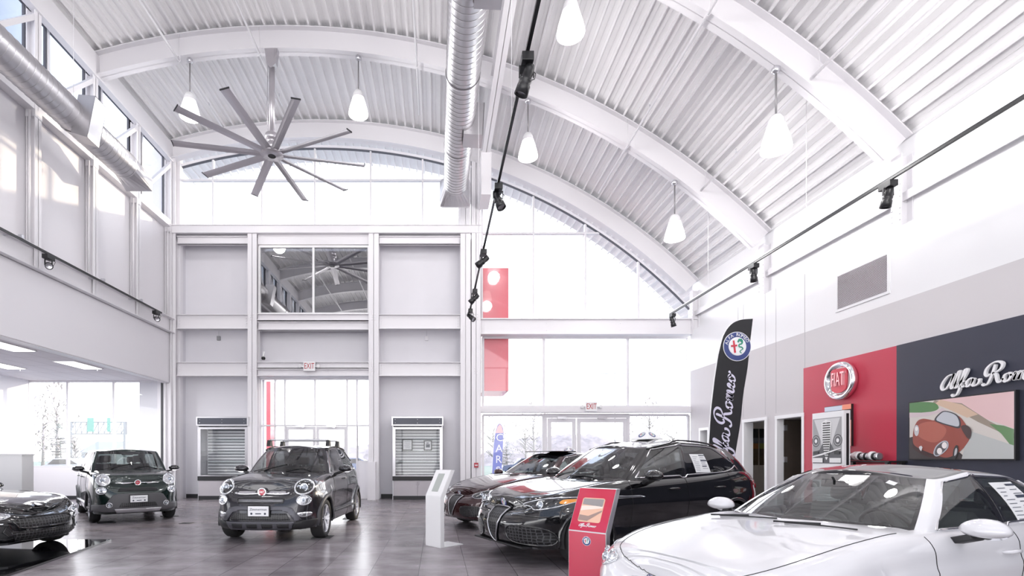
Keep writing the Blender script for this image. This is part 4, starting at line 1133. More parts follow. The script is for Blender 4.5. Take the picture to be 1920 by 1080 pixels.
hbeam(xa, xb, 590, 602, .24, DB-.02, b=False); hbeam(xa, xb, 604, 619, .24, DB+.04, b=False)
hbeam(xa, xb, 680, 691, .3, DB-.02, b=False); hbeam(xa, xb, 693, 706, .3, DB-.02, b=False)
# recessed panels (one wall object per bay, with thickness)
DR = DB+.62
mb = MB()
mb.box(BX(300), BX(484), DR, DR+.15, 0, BZ(445)); mb.box(BX(700), BX(905), DR, DR+.15, 0, BZ(445))
mb.box(BX(484), BX(700), DR, DR+.15, BZ(706), BZ(590)); mb.box(BX(330), BX(870), DB+.05, DR+.15, zt-.28, zt-.05)
for a, b in ((BX(313), BX(338)), (BX(462), BX(486)), (BX(690), BX(714)), (BX(858), BX(900))): mb.box((a+b)/2-.10, (a+b)/2+.10, DB+.18, DR+.1, 0, BZ(444))
mb.box(BX(484), BX(700), DB+.1, DR+.1, BZ(707), BZ(700))
struct('wall_back', mb, M_PANEL)
mb = MB(); mb.box(BX(333), BX(467), DR-.03, DR, 0, .14); mb.box(BX(711), BX(862), DR-.03, DR, 0, .14); struct('baseboard_back', mb, M_BASE)

wn = [0]
def glazing(panes, bars, y, m=None, fr=.05, dp=.11, gm=None, name='window'):
    """panes: (x0,x1,z0,z1) rectangles or polygons in the plane y; bars: (x0,z0,x1,z1,width)"""
    wn[0] += 1; t = structure('%s_%d' % (name, wn[0]), (0, y+.0023*(wn[0] % 6), 0)); mb = MB()
    for x0, z0, x1, z1, w in bars:
        mb.bar((x0, 0, z0), (x1, 0, z1), w, dp-(.006 if x0 == x1 else 0), up=(0, 1, 0))
    if bars: mb.build('window_frame', m or M_FRAME, t)
    for p in panes:
        mb = MB()
        if len(p) == 4 and not isinstance(p[0], (tuple, list)): p = [(p[0], p[2]), (p[1], p[2]), (p[1], p[3]), (p[0], p[3])]
        mb.prism(p, plane_M((0, .004, 0), (1, 0, 0), (0, 0, 1)), .006); mb.build('pane', gm or M_GLASS, t)
    return t
def split_rect(x0, x1, z0, z1, xs, zs, w, edge=True):
    X = [x0]+list(xs)+[x1]; Z = [z0]+list(zs)+[z1]
    panes = [(a, b, c, d) for a, b in zip(X, X[1:]) for c, d in zip(Z, Z[1:])]
    bars = [(x, z0, x, z1, w) for x in (X if edge else X[1:-1])]+[(x0, z, x1, z, w) for z in (Z if edge else Z[1:-1])]
    return panes, bars
# mezzanine window above the vestibule
p, b = split_rect(BX(486), BX(691), BZ(588), BZ(462), [BX(587.5)], [], .07)
M_MIRG = glass_mat('tinted_glass', (.28, .29, .32), .35, .5)
glazing(p, b, DB+.05, M_WHITE, gm=M_MIRG)
mb = MB(); mb.box(BX(470), BX(707), DR+.1, DR+.2, BZ(592), BZ(455)); mb.box(BX(470), BX(707), DB+.1, DR+.2, BZ(592)-.06, BZ(592)); struct('wall_mezzanine', mb, M_PANEL)

# arched glazing; clipped by the underside of the end arch
RG = RA-.60-.02
def arched(x0, x1, zb, xs, zs, y, w=.06):
    wn[0] += 1; t = structure('window_%d' % wn[0], (0, y, 0)); mb = MB(); X = [x0]+xs+[x1]
    top = lambda x: arcz(x, RG)
    for a in X:
        if top(a)-zb > .08: mb.bar((a, 0, zb), (a, 0, top(a)), w, .12, up=(0, 1, 0))
    mb.bar((x0, 0, zb+w/2), (x1, 0, zb+w/2), w, .126, up=(0, 1, 0))
    for z, xe in zs: mb.bar((x0, 0, z), (xe, 0, z), w, .114, up=(0, 1, 0))
    n = 40; pts = [(x0+(x1-x0)*k/n) for k in range(n+1)]
    for a, c in zip(pts, pts[1:]): mb.bar((a, 0, top(a)-.04), (c, 0, top(c)-.04), .09, .13, up=(0, 1, 0))
    mb.build('window_frame', M_FRAME, t)
    mb = MB()
    for a, c in zip(pts, pts[1:]): mb.bar((a, -.02, top(a)-.095), (c, -.02, top(c)-.095), .022, .1, up=(0, 1, 0))
    mb.build('gasket', M_FRAMED, t)
    for a, c in zip(X, X[1:]):
        q = [(a+(c-a)*k/8, top(a+(c-a)*k/8)) for k in range(9)]; lim = zb; zz = [z for z, xe in zs if xe > a+.1]
        lv = [zb]+zz
        for i, z0 in enumerate(lv):
            z1 = lv[i+1] if i+1 < len(lv) else None
            poly = [(a, z0), (c, z0)]+([(c, min(z1, top(c))), (a, z1)] if z1 else [(x, max(z, z0+.01)) for x, z in q[::-1]])
            m2 = MB(); m2.prism(poly, plane_M((0, .004, 0), (1, 0, 0), (0, 0, 1)), .006); m2.build('pane', M_GLASS, t)
DG = DB+.30
arched(BX(330), BX(862), zt+.02, [BX(393), BX(486), BX(587), BX(693), BX(792)], [(BZ(330), BX(862))], DG)
arched(BX(905), BX(1301), BZ(597), [BX(1003), BX(1102), BX(1203)], [(BZ(431), BX(1128))], DG)
# right bay, middle storey and beams
mb = MB(); mb.box(BX(901), XR, DB-.02, DB+.2, BZ(627), BZ(600)); mb.box(BX(901), XR, DB-.12, DB+.24, BZ(600), BZ(598)); mb.box(BX(901), XR, DB-.12, DB+.24, BZ(628), BZ(626))
for px in (1025, 1163): bolts(mb, (BX(px), DB-.02, BZ(613)), 1, 2, dz=.24)
trim(mb)
p, b = split_rect(BX(907), BX(1298), BZ(761), BZ(629), [BX(1023), BX(1183)], [], .08); glazing(p, b, DG)
mb = MB(); mb.box(BX(901), XR, DB-.05, DB+.3, BZ(773), BZ(762)); trim(mb)
# lower storey: side lights and the pair of doors
p, b = split_rect(BX(907), BX(1022), .12, BZ(777), [], [], .08); glazing(p, b, DG)
p, b = split_rect(BX(1184), BX(1298), .12, BZ(777), [], [], .08); glazing(p, b, DG)
dn = [0]
def door_leaf(x0, x1, z1, y, stile=.13, hinge=1):
    dn[0] += 1; t = structure('door_%d' % dn[0], (x0+.003, y+.004, 0)); w = x1-x0; mb = MB()
    mb.box(0, stile, -.025, .025, .01, z1); mb.box(w-stile, w, -.025, .025, .01, z1); mb.box(stile, w-stile, -.025, .025, z1-stile*1.1, z1); mb.box(stile, w-stile, -.025, .025, .01, .28); mb.build('door_frame', M_FRAME, t)
    mb = MB(); mb.box(stile, w-stile, -.004, .004, .28, z1-stile*1.1); mb.build('pane', M_GLASS, t)
    mb = MB(); hx = w-.09 if hinge < 0 else .09; mb.tube([(hx, -.03, .85), (hx, -.08, .87), (hx, -.08, 1.25), (hx, -.03, 1.27)], .013); mb.build('door_handle', M_SATIN, t)
    mb = MB(); mb.box(w/2-.16, w/2+.16, -.09, -.03, z1-.03, z1+.05); mb.bar((w/2, -.07, z1-.01), (w/2+.14, -.16, z1-.05), .02); mb.build('door_closer', M_SATIN, t)
zd = BZ(783)
door_leaf(BX(1030), BX(1084), zd, DG, hinge=-1); door_leaf(BX(1086), BX(1181), zd, DG, hinge=1)
mb = MB(); mb.box(BX(1022), BX(1184), DG-.06, DG+.06, zd+.01, BZ(774)); mb.box(BX(1022), BX(1029), DG-.05, DG+.05, 0, zd); mb.box(BX(1181), BX(1184), DG-.05, DG+.05, 0, zd); trim(mb, M_FRAME)
# vestibule glazing in the centre bay
p, b = split_rect(BX(484), BX(692), BZ(797), BZ(708), [BX(511), BX(530), BX(587), BX(648), BX(667)], [], .05); glazing(p, b, DG)
p, b = split_rect(BX(484), BX(530), .12, BZ(797), [BX(511)], [], .05); glazing(p, b, DG)
p, b = split_rect(BX(648), BX(667), .12, BZ(797), [], [], .05); glazing(p, b, DG)
p, b = split_rect(BX(667), BX(692), BZ(865), BZ(797), [], [], .05); glazing(p, b, DG)
door_leaf(BX(531), BX(588), BZ(799), DG, .10, -1); door_leaf(BX(589), BX(648), BZ(799), DG, .10, 1)
mb = MB(); mb.box(BX(666), BX(700), DG-.02, DG+.15, 0, BZ(866)); mb.box(BX(691), BX(706), DB-.3, DG, 0, BZ(866)); struct('wall_pier', mb, M_WALL)

# ---- girder beside the big duct
xg = 1.55
mb = MB()
ibeam(mb, (xg, Y0, 11.33), (xg, DB-.5, 11.33), .5, .26, face='z')
mb.box(xg-.16, xg+.16, DB-1.2, DB-.2, 9.75, 11.1)
trim(mb)

# ---- left side: annex opening, bulkhead, panels, clerestory
XLW = -9.0
mb = MB(); mb.box(XLW-.25, XLW, Y0, DB, 3.95, 5.62); 
for y in (10.2,): mb.box(XLW, XLW+.004, y-.006, y+.006, 3.95, 5.6)
struct('wall_left_bulkhead', mb, M_WALL)
mb = MB(); mb.box(XLW-.02, XLW+.02, Y0, DB-.1, 5.6, 6.1); mb.box(XLW-.02, XLW+.16, Y0, DB-.1, 5.6, 5.63); mb.box(XLW-.02, XLW+.16, Y0, DB-.1, 6.07, 6.1); trim(mb)
mb = MB(); mb.box(XLW-.3, XLW-.16, Y0, DB, 5.6, 9.2)
struct('wall_left', mb, M_WALL)
sills = 9.16
mb = MB(); mb.box(XLW-.32, XLW+.06, Y0, DB, sills, sills+.22); trim(mb)
mb = MB(); mb.box(XLW-.04, XLW+.04, Y0, DB, 11.40, 12.05); mb.box(XLW-.05, XLW+.12, Y0, DB, 11.37, 11.42); trim(mb)
mb = MB(); mb.box(XLW-.32, XLW-.04, Y0, DB, 11.62, 12.0); trim(mb)
mb = MB(); mb.box(XLW-1.2, XLW+.2, DB+.12, DB+.3, 0, 12); struct('wall_corner', mb, M_WALL)
yc = [DB-.15-1.93*k for k in range(14)]
for k, y in enumerate(yc):
    mb = MB(); ibeam(mb, (XLW-.03, y, 5.62 if k else 0), (XLW-.03, y, 11.4), .2, .19, face='x'); mb.tube([(XLW-.0, y-.16, 6.1), (XLW-.0, y-.16, 9.1)], .022, 8)
    if k < 8:
        mb.bar((XLW+.0, y-.05, 11.25), (XLW+.0, y-1.2, 10.05), .10, .12, up=(1, 0, 0))
        mb.box(XLW-.14, XLW+.08, y-.1, y+.1, 9.0, 9.16)
    trim(mb)
# clerestory windows, one per half bay
for y0, y1 in zip(yc[1:11], yc[:10]):
    wn[0] += 1; t = structure('window_%d' % wn[0], (XLW-.22, y0, 0)); mb = MB(); w = y1-y0; z0, z1 = sills+.22, 11.62
    for y in (0, .62, w): mb.box(-.05, .05, y-.035, y+.035, z0, z1)
    mb.box(-.05, .05, 0, w, z0, z0+.07); mb.box(-.05, .05, 0, w, z1-.07, z1); mb.build('window_frame', M_FRAME, t)
    for a, b in ((.035, .585), (.655, w-.035)):
        mb = MB()
        for q in (a, b-.03): mb.box(-.03, .03, q, q+.03, z0+.07, z1-.07)
        mb.box(-.03, .03, a, b, z1-.10, z1-.07); mb.box(-.03, .03, a, b, z0+.07, z0+.10); mb.build('sash', M_FRAMED, t)
        mb = MB(); mb.box(-.004, .004, a, b, z0+.07, z1-.07); mb.build('pane', M_GLASS, t)
# annex with its own tiled ceiling
def acoustic():
    m = bpy.data.materials.new('acoustic_tile'); m.use_nodes = True; nt = m.node_tree; b = nt.nodes['Principled BSDF']; b.inputs['Roughness'].default_value = .8
    tc = nt.nodes.new('ShaderNodeTexCoord'); br = nt.nodes.new('ShaderNodeTexBrick'); br.offset = 0; br.inputs['Scale'].default_value = 1; br.inputs['Brick Width'].default_value = .61; br.inputs['Row Height'].default_value = 1.22
    br.inputs['Mortar Size'].default_value = .008; br.inputs['Color1'].default_value = (.74, .71, .74, 1); br.inputs['Color2'].default_value = (.71, .68, .71, 1); br.inputs['Mortar'].default_value = (.45, .43, .45, 1)
    nt.links.new(tc.outputs['Object'], br.inputs['Vector']); nt.links.new(br.outputs[0], b.inputs[0]); return m
mb = MB(); mb.box(-14.3, XLW-.25, 2, DB+.2, 4.05, 4.15); struct('ceiling_annex', mb, acoustic())
mb = MB(); mb.box(XLW-.25, XLW-.02, 2, DB+.2, 3.93, 4.06); trim(mb)
p, b = split_rect(BX(50), BX(299), 1.10, 4.03, [BX(123.5), BX(210.5)], [], .07); glazing(p, b, DB+.1)
mb = MB(); mb.box(-14.3, BX(318), DB+.05, DB+.3, 0, 1.08); mb.box(BX(298), BX(320), DB-.1, DB+.3, 0, 4.05); mb.box(-14.3, BX(50), DB-.1, DB+.3, 0, 4.05); mb.box(-14.3, -13.9, 16.2, DB, 0, 4.05); mb.box(-14.3, -14.0, 2, 16.2, 0, 1.08); mb.box(-14.3,-14.0, 2, 16.2, 3.9, 4.15); mb.box(-14.3, XLW-.2, 1.85, 2.0, 0, 5.6); struct('wall_annex', mb, M_WALL)
wn[0] += 1; t = structure('window_%d' % wn[0], (-14.1, 0, 0)); mb = MB()
for y in (2.1, 4.5, 6.8, 9.1, 11.4, 13.8, 16.15): mb.box(-.04, .04, y-.04, y+.04, 1.08, 3.9)
mb.build('window_frame', M_FRAME, t); mb = MB(); mb.box(-.004, .004, 2.1, 16.15, 1.08, 3.9); mb.build('pane', M_GLASS, t)
mb = MB(); mb.box(BX(305), BX(309), DB-.12, DB-.1, 0, 4.0); trim(mb, M_GREYP)
mb = MB(); mb.box(-14.3, BX(318), DB+.03, DB+.05, 0, .12); struct('baseboard_annex', mb, M_BASE)

# ---- right wall: furred lower part with three colour fields, upper part, girt, columns
XW = 8.6
def yat_px(px, X=XW): return X*F/(px-PX)
ZG = 4.35; ZL = 5.72
yd1, yd0 = yat_px(1457), yat_px(1507)            # dark doorway
yo1, yo0 = yat_px(1395), yat_px(1437)            # office window opening
yp1, yp0 = yat_px(1313), yat_px(1329)            # farthest opening
zdoor = 2.43; zwin = 2.44
T = .22
def wall_strip(mb, z0, z1, holes, x0=XW, x1=XW+T):
    """wall between z0 and z1 with openings (y0,y1,zlo,zhi)"""
    ys = sorted([Y0, DB]+[v for h in holes for v in h[:2]])
    for a, b in zip(ys, ys[1:]):
        h = [q for q in holes if q[0] <= a+1e-4 and q[1] >= b-1e-4]
        if h:
            if h[0][3] < z1: mb.box(x0, x1, a, b, h[0][3], z1)
            if h[0][2] > z0: mb.box(x0, x1, a, b, z0, h[0][2])
        else: mb.box(x0, x1, a, b, z0, z1)
mb = MB(); wall_strip(mb, 0, ZG, [(yd0, yd1, 0, zdoor), (yo0, yo1, 0, zwin), (yp0, yp1, 0, zwin-.1)]); struct('wall_right', mb, M_WALLG)
mb = MB(); mb.box(XW, XW+T, Y0, DB, ZG, ZL)
struct('wall_right_white_band', mb, M_WHITE)
mb = MB(); mb.box(XR+.02, XR+.2, Y0, DB+.3, ZL-.1, arcz(XR)+.1); struct('wall_right_upper', mb, M_WHITE)
mb = MB()                                       # vertical panel joints
for px in (1435, 1455, 1509, 1384, 1394):
    y = yat_px(px); mb.box(XW-.003, XW, y-.008, y+.008, zwin+.1, ZL)
struct('trim_%d' % (tn[0]+1), mb, mat('joint_grey', (.5, .49, .5), .6)); tn[0] += 1
mb = MB(); ibeam(mb, (XR-.02, Y0, 6.30), (XR-.02, DB, 6.30), .14, .16, face='x'); trim(mb)
for i, y in enumerate(AY):
    mb = MB(); ibeam(mb, (XR-.09, y, ZL-.1), (XR-.09, y, arcz(XR)-.35), .22, .22, face='x')
    for k in range(7):
        for dy in (-.11, .11):
            M = frame_to((-1, 0, 0)); M.translation = Vector((XR-.2, y+dy*.75, 5.85+.11*k)); mb.lathe([(.016, 0), (.016, .012), (.008, .018)], M, 6, smooth=False)
    trim(mb)
mb = MB()
for (a, b, zz) in ((yd0, yd1, zdoor), (yo0, yo1, zwin), (yp0, yp1, zwin-.1)):
    for y in (a, b): mb.box(XW-.03, XW+T+.01, y-.04, y+.04, 0, zz+.04)
    mb.box(XW-.034, XW+T+.014, a-.044, b+.044, zz-.04, zz+.044)
trim(mb, M_WHITE)
# rooms beyond the openings
mb = MB(); mb.box(XW+3.6, XW+3.8, 11.2, DB+.3, 0, 3.2); mb.box(XW+T, XW+3.8, DB+.1, DB+.3, 0, 3.2); mb.box(XW+T, XW+3.8, 11.1, 11.3, 0, 3.2); mb.box(XW+T, XW+3.8, 13.0, 13.12, 0, 3.2); mb.box(XW+T, XW+3.8, 11.2, DB, 3.0, 3.2); struct('wall_office', mb, mat('office_paint', (.74, .70, .64), .6))
# dark wooden door standing open in the doorway
t = structure('door_%d' % (dn[0]+1), (XW+.14, yd1-.04, 0)); t.rotation_euler.z = R(86); dn[0] += 1
mb = MB(); mb.box(-.02, .03, -.92, 0, .01, zdoor-.05); mb.build('door_leaf', mat('dark_wood', (.05, .038, .03), .45, var=.3, vscale=4), t)
for z in (.4, 1.3, 2.1):
    mb = MB(); mb.box(-.035, .0, -.07, .01, z, z+.14); mb.build('hinge', M_SATIN, t)
# colour fields
yb0 = 2.0
mb = MB(); mb.box(XW-.018, XW+.001, yat_px(1684), yat_px(1508), 0, 3.51); struct('wall_red_field', mb, M_RED)
mb = MB(); mb.box(XW-.03, XW+.001, yb0, yat_px(1684), 0, 3.51); struct('wall_navy_field', mb, M_NAVY)
# rear of the hall, behind the viewpoint: mullioned glass front
mb = MB()
for x in (-9, -6, -3, 0, 3, 6, 8.7): mb.box(x-.06, x+.06, Y0-.06, Y0+.06, 0, arcz(x)-.55)
for z in (3, 6.1, 9.2): mb.box(-9, 8.8 if z < 7 else 6.5, Y0-.05, Y0+.05, z-.05, z+.05)
trim(mb, M_FRAME)
# ------------------------------------------------------------------ ducts, fan, lamps, tracks
def duct(name, label, x, z, r, y0, y1, pitch=.15):
    t = thing(name, label, 'duct', (x, y0, z)); mb = MB(); prof = []; n = int((y1-y0)/pitch)
    for k in range(n):
        h = k*pitch; prof += [(r, h+.0015), (r, h+.006), (r, h+pitch-.018), (r, h+pitch-.0135), (r+.006, h+pitch-.012), (r+.006, h+pitch-.001)]
    prof.append((r, y1-y0)); M = frame_to((0, 1, 0)); mb.lathe(prof, M, 40, cap=False); mb.build('duct_pipe', M_DUCT, t)
    for k in range(int((y1-y0)/2.6)):
        mb = MB(); mb.lathe([(r+.012, 0), (r+.02, .01), (r+.02, .05), (r+.012, .06)], Matrix.Translation((0, 1.1+2.6*k, 0)) @ M, 40, cap=False); mb.build('coupling_band', M_DUCT, t)
        mb = MB(); mb.tube([(0, 1.13+2.6*k, r), (0, 1.13+2.6*k, arcz(x)-z-.02)], .006, 5); mb.build('hanger_wire', M_STEEL, t)
    return t
XDL, ZDL = -8.05, 8.95
d = duct('spiral_duct', 'long spiral metal air duct along the left wall below the clerestory', XDL, ZDL, .33, Y0+1, 13.2)
def boot(mb, M, a, b, l0, l1, c=.0):
    """square-to-flared outlet: a inner size, b outer size"""
    vs = []
    for (s, z) in ((a, l0), (b, l1)):
        for x, y in ((-s[0], -s[1]), (s[0], -s[1]), (s[0], s[1]), (-s[0], s[1])): vs.append(M @ Vector((x, y, z)))
    mb.add(vs, [(0, 1, 5, 4), (1, 2, 6, 5), (2, 3, 7, 6), (3, 0, 4, 7)])
for y in (4.2, 11.35):
    mb = MB(); Mx = frame_to((.75, 0, -.15)); Mx.translation = Vector((0, y-Y0-1, 0)); boot(mb, Mx, (.20, .42), (.20, .46), .15, .52); Mx2 = Mx @ Matrix.Translation((0, 0, .51)); mb.obox(Mx2, .38, .90, .02); o = mb.build('air_outlet', M_DUCT, d)
mb = MB(); L = 13.2-(Y0+1)
vs = [(math.cos(2*PI*k/24)*.33, L-.02, math.sin(2*PI*k/24)*.33) for k in range(24)]+[(max(-.34, min(.36, 1.5*.4*math.cos(2*PI*k/24)))+.04, L+.55, max(-.16, min(.16, math.sin(2*PI*k/24)*.4))-.22) for k in range(24)]
mb.add(vs, [(k, (k+1) % 24, 24+(k+1) % 24, 24+k) for k in range(24)]+[tuple(24+k for k in range(24))]); mb.build('end_outlet', M_DUCT, d)
XDC, ZDC = .57, 9.92
d = duct('spiral_duct', 'large spiral metal air duct hanging along the centre beside the girder', XDC, ZDC, .375, Y0+1, 15.9)
L = 15.9-(Y0+1)
for y in (3.4, 8.9, 13.0):
    mb = MB(); Mx = frame_to((1, 0, -.05)); Mx.translation = Vector((0, y-Y0-1-.0, -.05)); boot(mb, Mx, (.28, .40), (.28, .40), .1, .58); mb.obox(Mx @ Matrix.Translation((0, 0, .58)), .56, .80, .02); mb.build('air_outlet', M_DUCT, d)
mb = MB()
def rsq(k, s, c=1.35): return (max(-s, min(s, c*s*math.cos(2*PI*k/32))), max(-s, min(s, c*s*math.sin(2*PI*k/32))))
vs = [(math.cos(2*PI*k/32)*.375, L-.02, math.sin(2*PI*k/32)*.375) for k in range(32)]+[(rsq(k, .50)[0], L+.42, rsq(k, .42)[1]-.08) for k in range(32)]+[(rsq(k, .50)[0], L+.50, rsq(k, .42)[1]-.08) for k in range(32)]
mb.add(vs, [(k, (k+1) % 32, 32+(k+1) % 32, 32+k) for k in range(32)]+[(32+k, 32+(k+1) % 32, 64+(k+1) % 32, 64+k) for k in range(32)]+[tuple(64+k for k in range(32))]); mb.build('end_outlet', M_DUCT, d)

def make_fan(x, y, z, ztop, a0, rad=2.42, label=''):
    M_FAN = mat('fan_aluminium', (.50, .48, .51), .30, .7)
    t = thing('ceiling_fan', label, 'fan', (x, y, z)); h = ztop-z
    mb = MB(); mb.lathe([(.075, .55), (.075, h-.2)], n=16); mb.build('down_rod', M_FAN, t)
    mb = MB(); mb.prism([(-.17, 0), (.17, 0), (.12, -.40), (0, -.52), (-.12, -.40)], plane_M((0, -.08, h), (1, 0, 0), (0, 0, 1)), -.16); mb.bar((.12, -.1, h-.05), (.02, 0, h-.62), .03); mb.build('mounting_bracket', M_FAN, t)
    mb = MB(); mb.lathe([(.05, .10), (.12, .12), (.13, .30), (.09, .34), (.16, .36), (.19, .44), (.17, .52), (.1, .58)], n=24); mb.build('motor', M_FAN, t)
    mb = MB(); mb.lathe([(.0, -.045), (.13, -.04), (.16, -.02), (.29, -.02), (.29, .06), (.10, .10)], n=20); mb.build('hub', M_FAN, t)
    mb = MB(); disc(mb, Matrix.Rotation(PI, 4, 'X') @ Matrix.Translation((0, 0, .046)), .10, 0, .004, 0); mb.build('hub_cap', M_BLK, t)
    for (dx, dy) in ((.10, 0), (-.1, .03)):
        pass
    mb = MB(); mb.tube([(-.1, -.02, h-.3), (-.12, -.02, h*.5), (-.1, -.02, .5)], .008, 5); mb.build('safety_cable', M_FAN, t)
    for k in range(10):
        a = a0+2*PI*k/10; Mz = Matrix.Rotation(a, 4, 'Z') @ Matrix.Rotation(R(10), 4, 'X')
        prof = [(-.105, -.004), (-.07, .012), (-.02, .022), (.03, .02), (.105, .004), (.11, -.006), (.03, .004), (-.02, .006), (-.07, -.002)]
        mb = MB(); vs = []
        for xx in (.22, .9, 1.6, rad):
            for (yy, zz) in prof: vs.append(Mz @ Vector((xx, yy, zz)))
        m = len(prof); mb.add(vs, [(i*m+j, i*m+(j+1) % m, (i+1)*m+(j+1) % m, (i+1)*m+j) for i in range(3) for j in range(m)]+[tuple(range(m))[::-1], tuple(3*m+j for j in range(m))])
        o = mb.build('blade', M_FAN, t)
        mb = MB(); mb.obox(Mz @ Matrix.Translation((rad+.008, 0, .008)), .016, .225, .03); mb.build('blade_tip', M_BLACKP, o)
    return t
make_fan(WX(511, 13.6), 13.55, WZ(290, 13.55), arcz(-4.3)-.60, R(12), label='huge ten-blade aluminium ceiling fan on a long rod, upper left')

# ---- pendants
M_SHADE = bpy.data.materials.new('prismatic_glass_shade'); M_SHADE.use_nodes = True
b = M_SHADE.node_tree.nodes['Principled BSDF']; b.inputs['Base Color'].default_value = (.9, .9, .92, 1); b.inputs['Roughness'].default_value = .15
b.inputs['Emission Color'].default_value = (1, .97, .95, 1); b.inputs['Emission Strength'].default_value = 1.15
LAMPW = 62
def make_pendant():
    t = thing('pendant_lamp', '', 'lamp')
    mb = MB(); mb.lathe([(.05, 0), (.075, -.03), (.075, -.09), (.03, -.13)], n=20); mb.build('canopy', M_SATIN, t)
    mb = MB(); mb.tube([(0, 0, -.12), (0, 0, -.92)], .018, 8); mb.build('stem', mat('stem_grey', (.30, .29, .30), .4, .5), t)
    mb = MB(); mb.lathe([(.03, -.90), (.09, -.93), (.13, -1.0), (.145, -1.08), (.13, -1.11)], n=28); mb.build('ballast_cap', M_WHITE, t)
    mb = MB(); prof = [(.145, -1.10), (.165, -1.16), (.20, -1.28), (.235, -1.40), (.255, -1.50), (.262, -1.54), (.255, -1.56), (.235, -1.555)]
    mb.lathe(prof, n=32, cap=False); o = mb.build('lamp_shade', M_SHADE, t)
    mb = MB(); mb.lathe([(.245, -1.553), (.2, -1.575), (.1, -1.59), (0, -1.594)], n=32, cap=False); mb.build('lens_cover', M_SHADE, o)
    mb = MB(); mb.lathe([(.150, -1.085), (.158, -1.095), (.158, -1.115), (.150, -1.125)], n=32, cap=False); mb.build('collar_ring', M_STEEL, o)
    return t
pend = make_pendant()
PL = [(356, 13.6, 'glowing pendant lamp farthest left, behind the fan blades'),
      (672, 13.6, 'glowing pendant lamp between the fan and the central duct'),
      (990, 13.6, 'glowing pendant lamp just right of the centre light track'),
      (1265, 13.6, 'glowing pendant lamp low on the curve, nearest the right wall light track far end'),
      (1070, 9.6, 'glowing pendant lamp cut by the top edge of the view'),
      (1455, 9.6, 'large bell-shaped pendant lamp on the near right arch'),
      (None, -4.0, ''), ]
for i, (px, D, lab) in enumerate(PL[:6]):
    o = pend if i == 0 else copy_tree(pend)
    x = WX(px, D); th = math.asin((x-AXC)/RA); z = arcp(math.asin((x-AXC)/(RA-.6)), RA-.6)[1]
    o.location = (x, D, z-.005); tag(o, lab, 'lamp', 'pendant lamps under the arches')
    l = bpy.data.lights.new('lamp_glow', 'POINT'); l.energy = LAMPW; l.color = (1, .98, .97); l.shadow_soft_size = .25
    lo = bpy.data.objects.new('lamp_glow', l); COL.objects.link(lo); lo.location = (x, D, z-1.85)
# the same rows of lamps go on above and behind the viewpoint (light only)
for x, D in ((-6.3, 5.7), (-2.0, 5.7), (2.5, 5.7), (6.3, 5.7), (-6.3, -2), (-2., -2), (2.5, -2), (6.3, -2)):
    l = bpy.data.lights.new('lamp_glow', 'POINT'); l.energy = LAMPW*1.2; l.color = (1, .98, .97); l.shadow_soft_size = .25
    lo = bpy.data.objects.new('lamp_glow', l); COL.objects.link(lo); lo.location = (x, D, min(9.3, arcz(x)-2.3))

# ---- light tracks and their spot heads
def make_spot(aim, side=0):
    t = thing('track_spotlight', '', 'spotlight')
    mb = MB(); mb.box(-.075, .075, -.13, .13, -.13, -.02); mb.box(-.02, .02, -.05, .05, -.02, .0); mb.build('driver_box', M_BLK, t, bevel=.006)
    mb = MB()
    for s in (-1, 1): mb.bar((s*.09, 0, -.12), (s*.09, 0, -.26), .035, .012, up=(1, 0, 0))
    mb.bar((-.09, 0, -.128), (.09, 0, -.128), .035, .012); mb.build('yoke', M_BLK, t)
    d = Vector(aim).normalized(); M = frame_to(d); M.translation = Vector((0, 0, -.27))
    mb = MB(); mb.lathe([(.0, -.15), (.055, -.15), (.065, -.10), (.065, .0), (.078, .01), (.078, .04), (.068, .06), (.085, .09), (.09, .2), (.082, .2), (.07, .16)], M, 24, cap=False); o = mb.build('lamp_barrel', M_BLK, t)
    mb = MB(); mb.lathe([(.072, .165), (0, .15)], M, 24, cap=False); mb.build('reflector', M_SATIN, o)
    mb = MB(); mb.tube([(.05, .05, -.1), (.13, .06, -.17), (.11, .03, -.26), (.06, 0, -.3)], .006, 5); mb.build('cable', M_BLK, t)
    t.scale = (.88, .88, .88)
    return t
def track(name, label, x, z, y0, y1, spots, group, wires=()):
    t = thing(name, label, 'light track', (x, y0, z)); root_ = t; mb = MB(); mb.box(-.02, .02, 0, y1-y0, -.022, .022); mb.build('rail', M_BLK, t)
    if name == 'wall_light_track': mb = MB(); mb.box(-.028, .028, 0, y1-y0, .022, .05); mb.build('rail_channel', M_WHITE, t)
    for y in wires:
        mb = MB(); top = arcz(x)-.02 if abs(x) < 5 else (arcz(x)-.02)
        mb.tube([(0, y-y0, .02), (0, y-y0, top-z)], .005, 5); mb.build('suspension_wire', M_STEEL, t)
    for (y, aim, lab) in spots:
        o = make_spot(aim); o.location = (x, y, z-.02); tag(o, lab, 'spotlight', group)
    return root_
ZT = 5.94
track('light_track', 'black light track hanging down the middle of the hall', 1.0, ZT, Y0+2, 16.1,
      [(5.75, (-.35, .25, -1), 'large black spotlight nearest the viewer on the centre light track'),
       (8.45, (.35, -.25, -1), 'second black spotlight along the centre light track, before the arched glass'),
       (11.1, (-1, .15, -.75), 'third black spotlight on the centre track, tilted to the left'),
       (13.7, (-.9, .3, -.8), 'fourth black spotlight on the centre track, just above the last one'),
       (15.5, (.6, -.6, -.7), 'farthest black spotlight at the end of the centre light track')], 'spotlights on the centre light track', (2.1, 6.9, 12.4, 15.7))
track('wall_light_track', 'white and black light track running beside the right wall', 7.35, ZT, Y0+2, 16.2,
      [(8.35, (-.1, .2, -1), 'black spotlight on the right track beside the near right column'),
       (11.9, (.1, .05, -1), 'black spotlight on the right track below the second arch foot'),
       (16.0, (.3, .1, -1), 'small spotlight at the far end of the right light track')], 'spotlights on the right light track', (4.6, 10.2, 13.9))
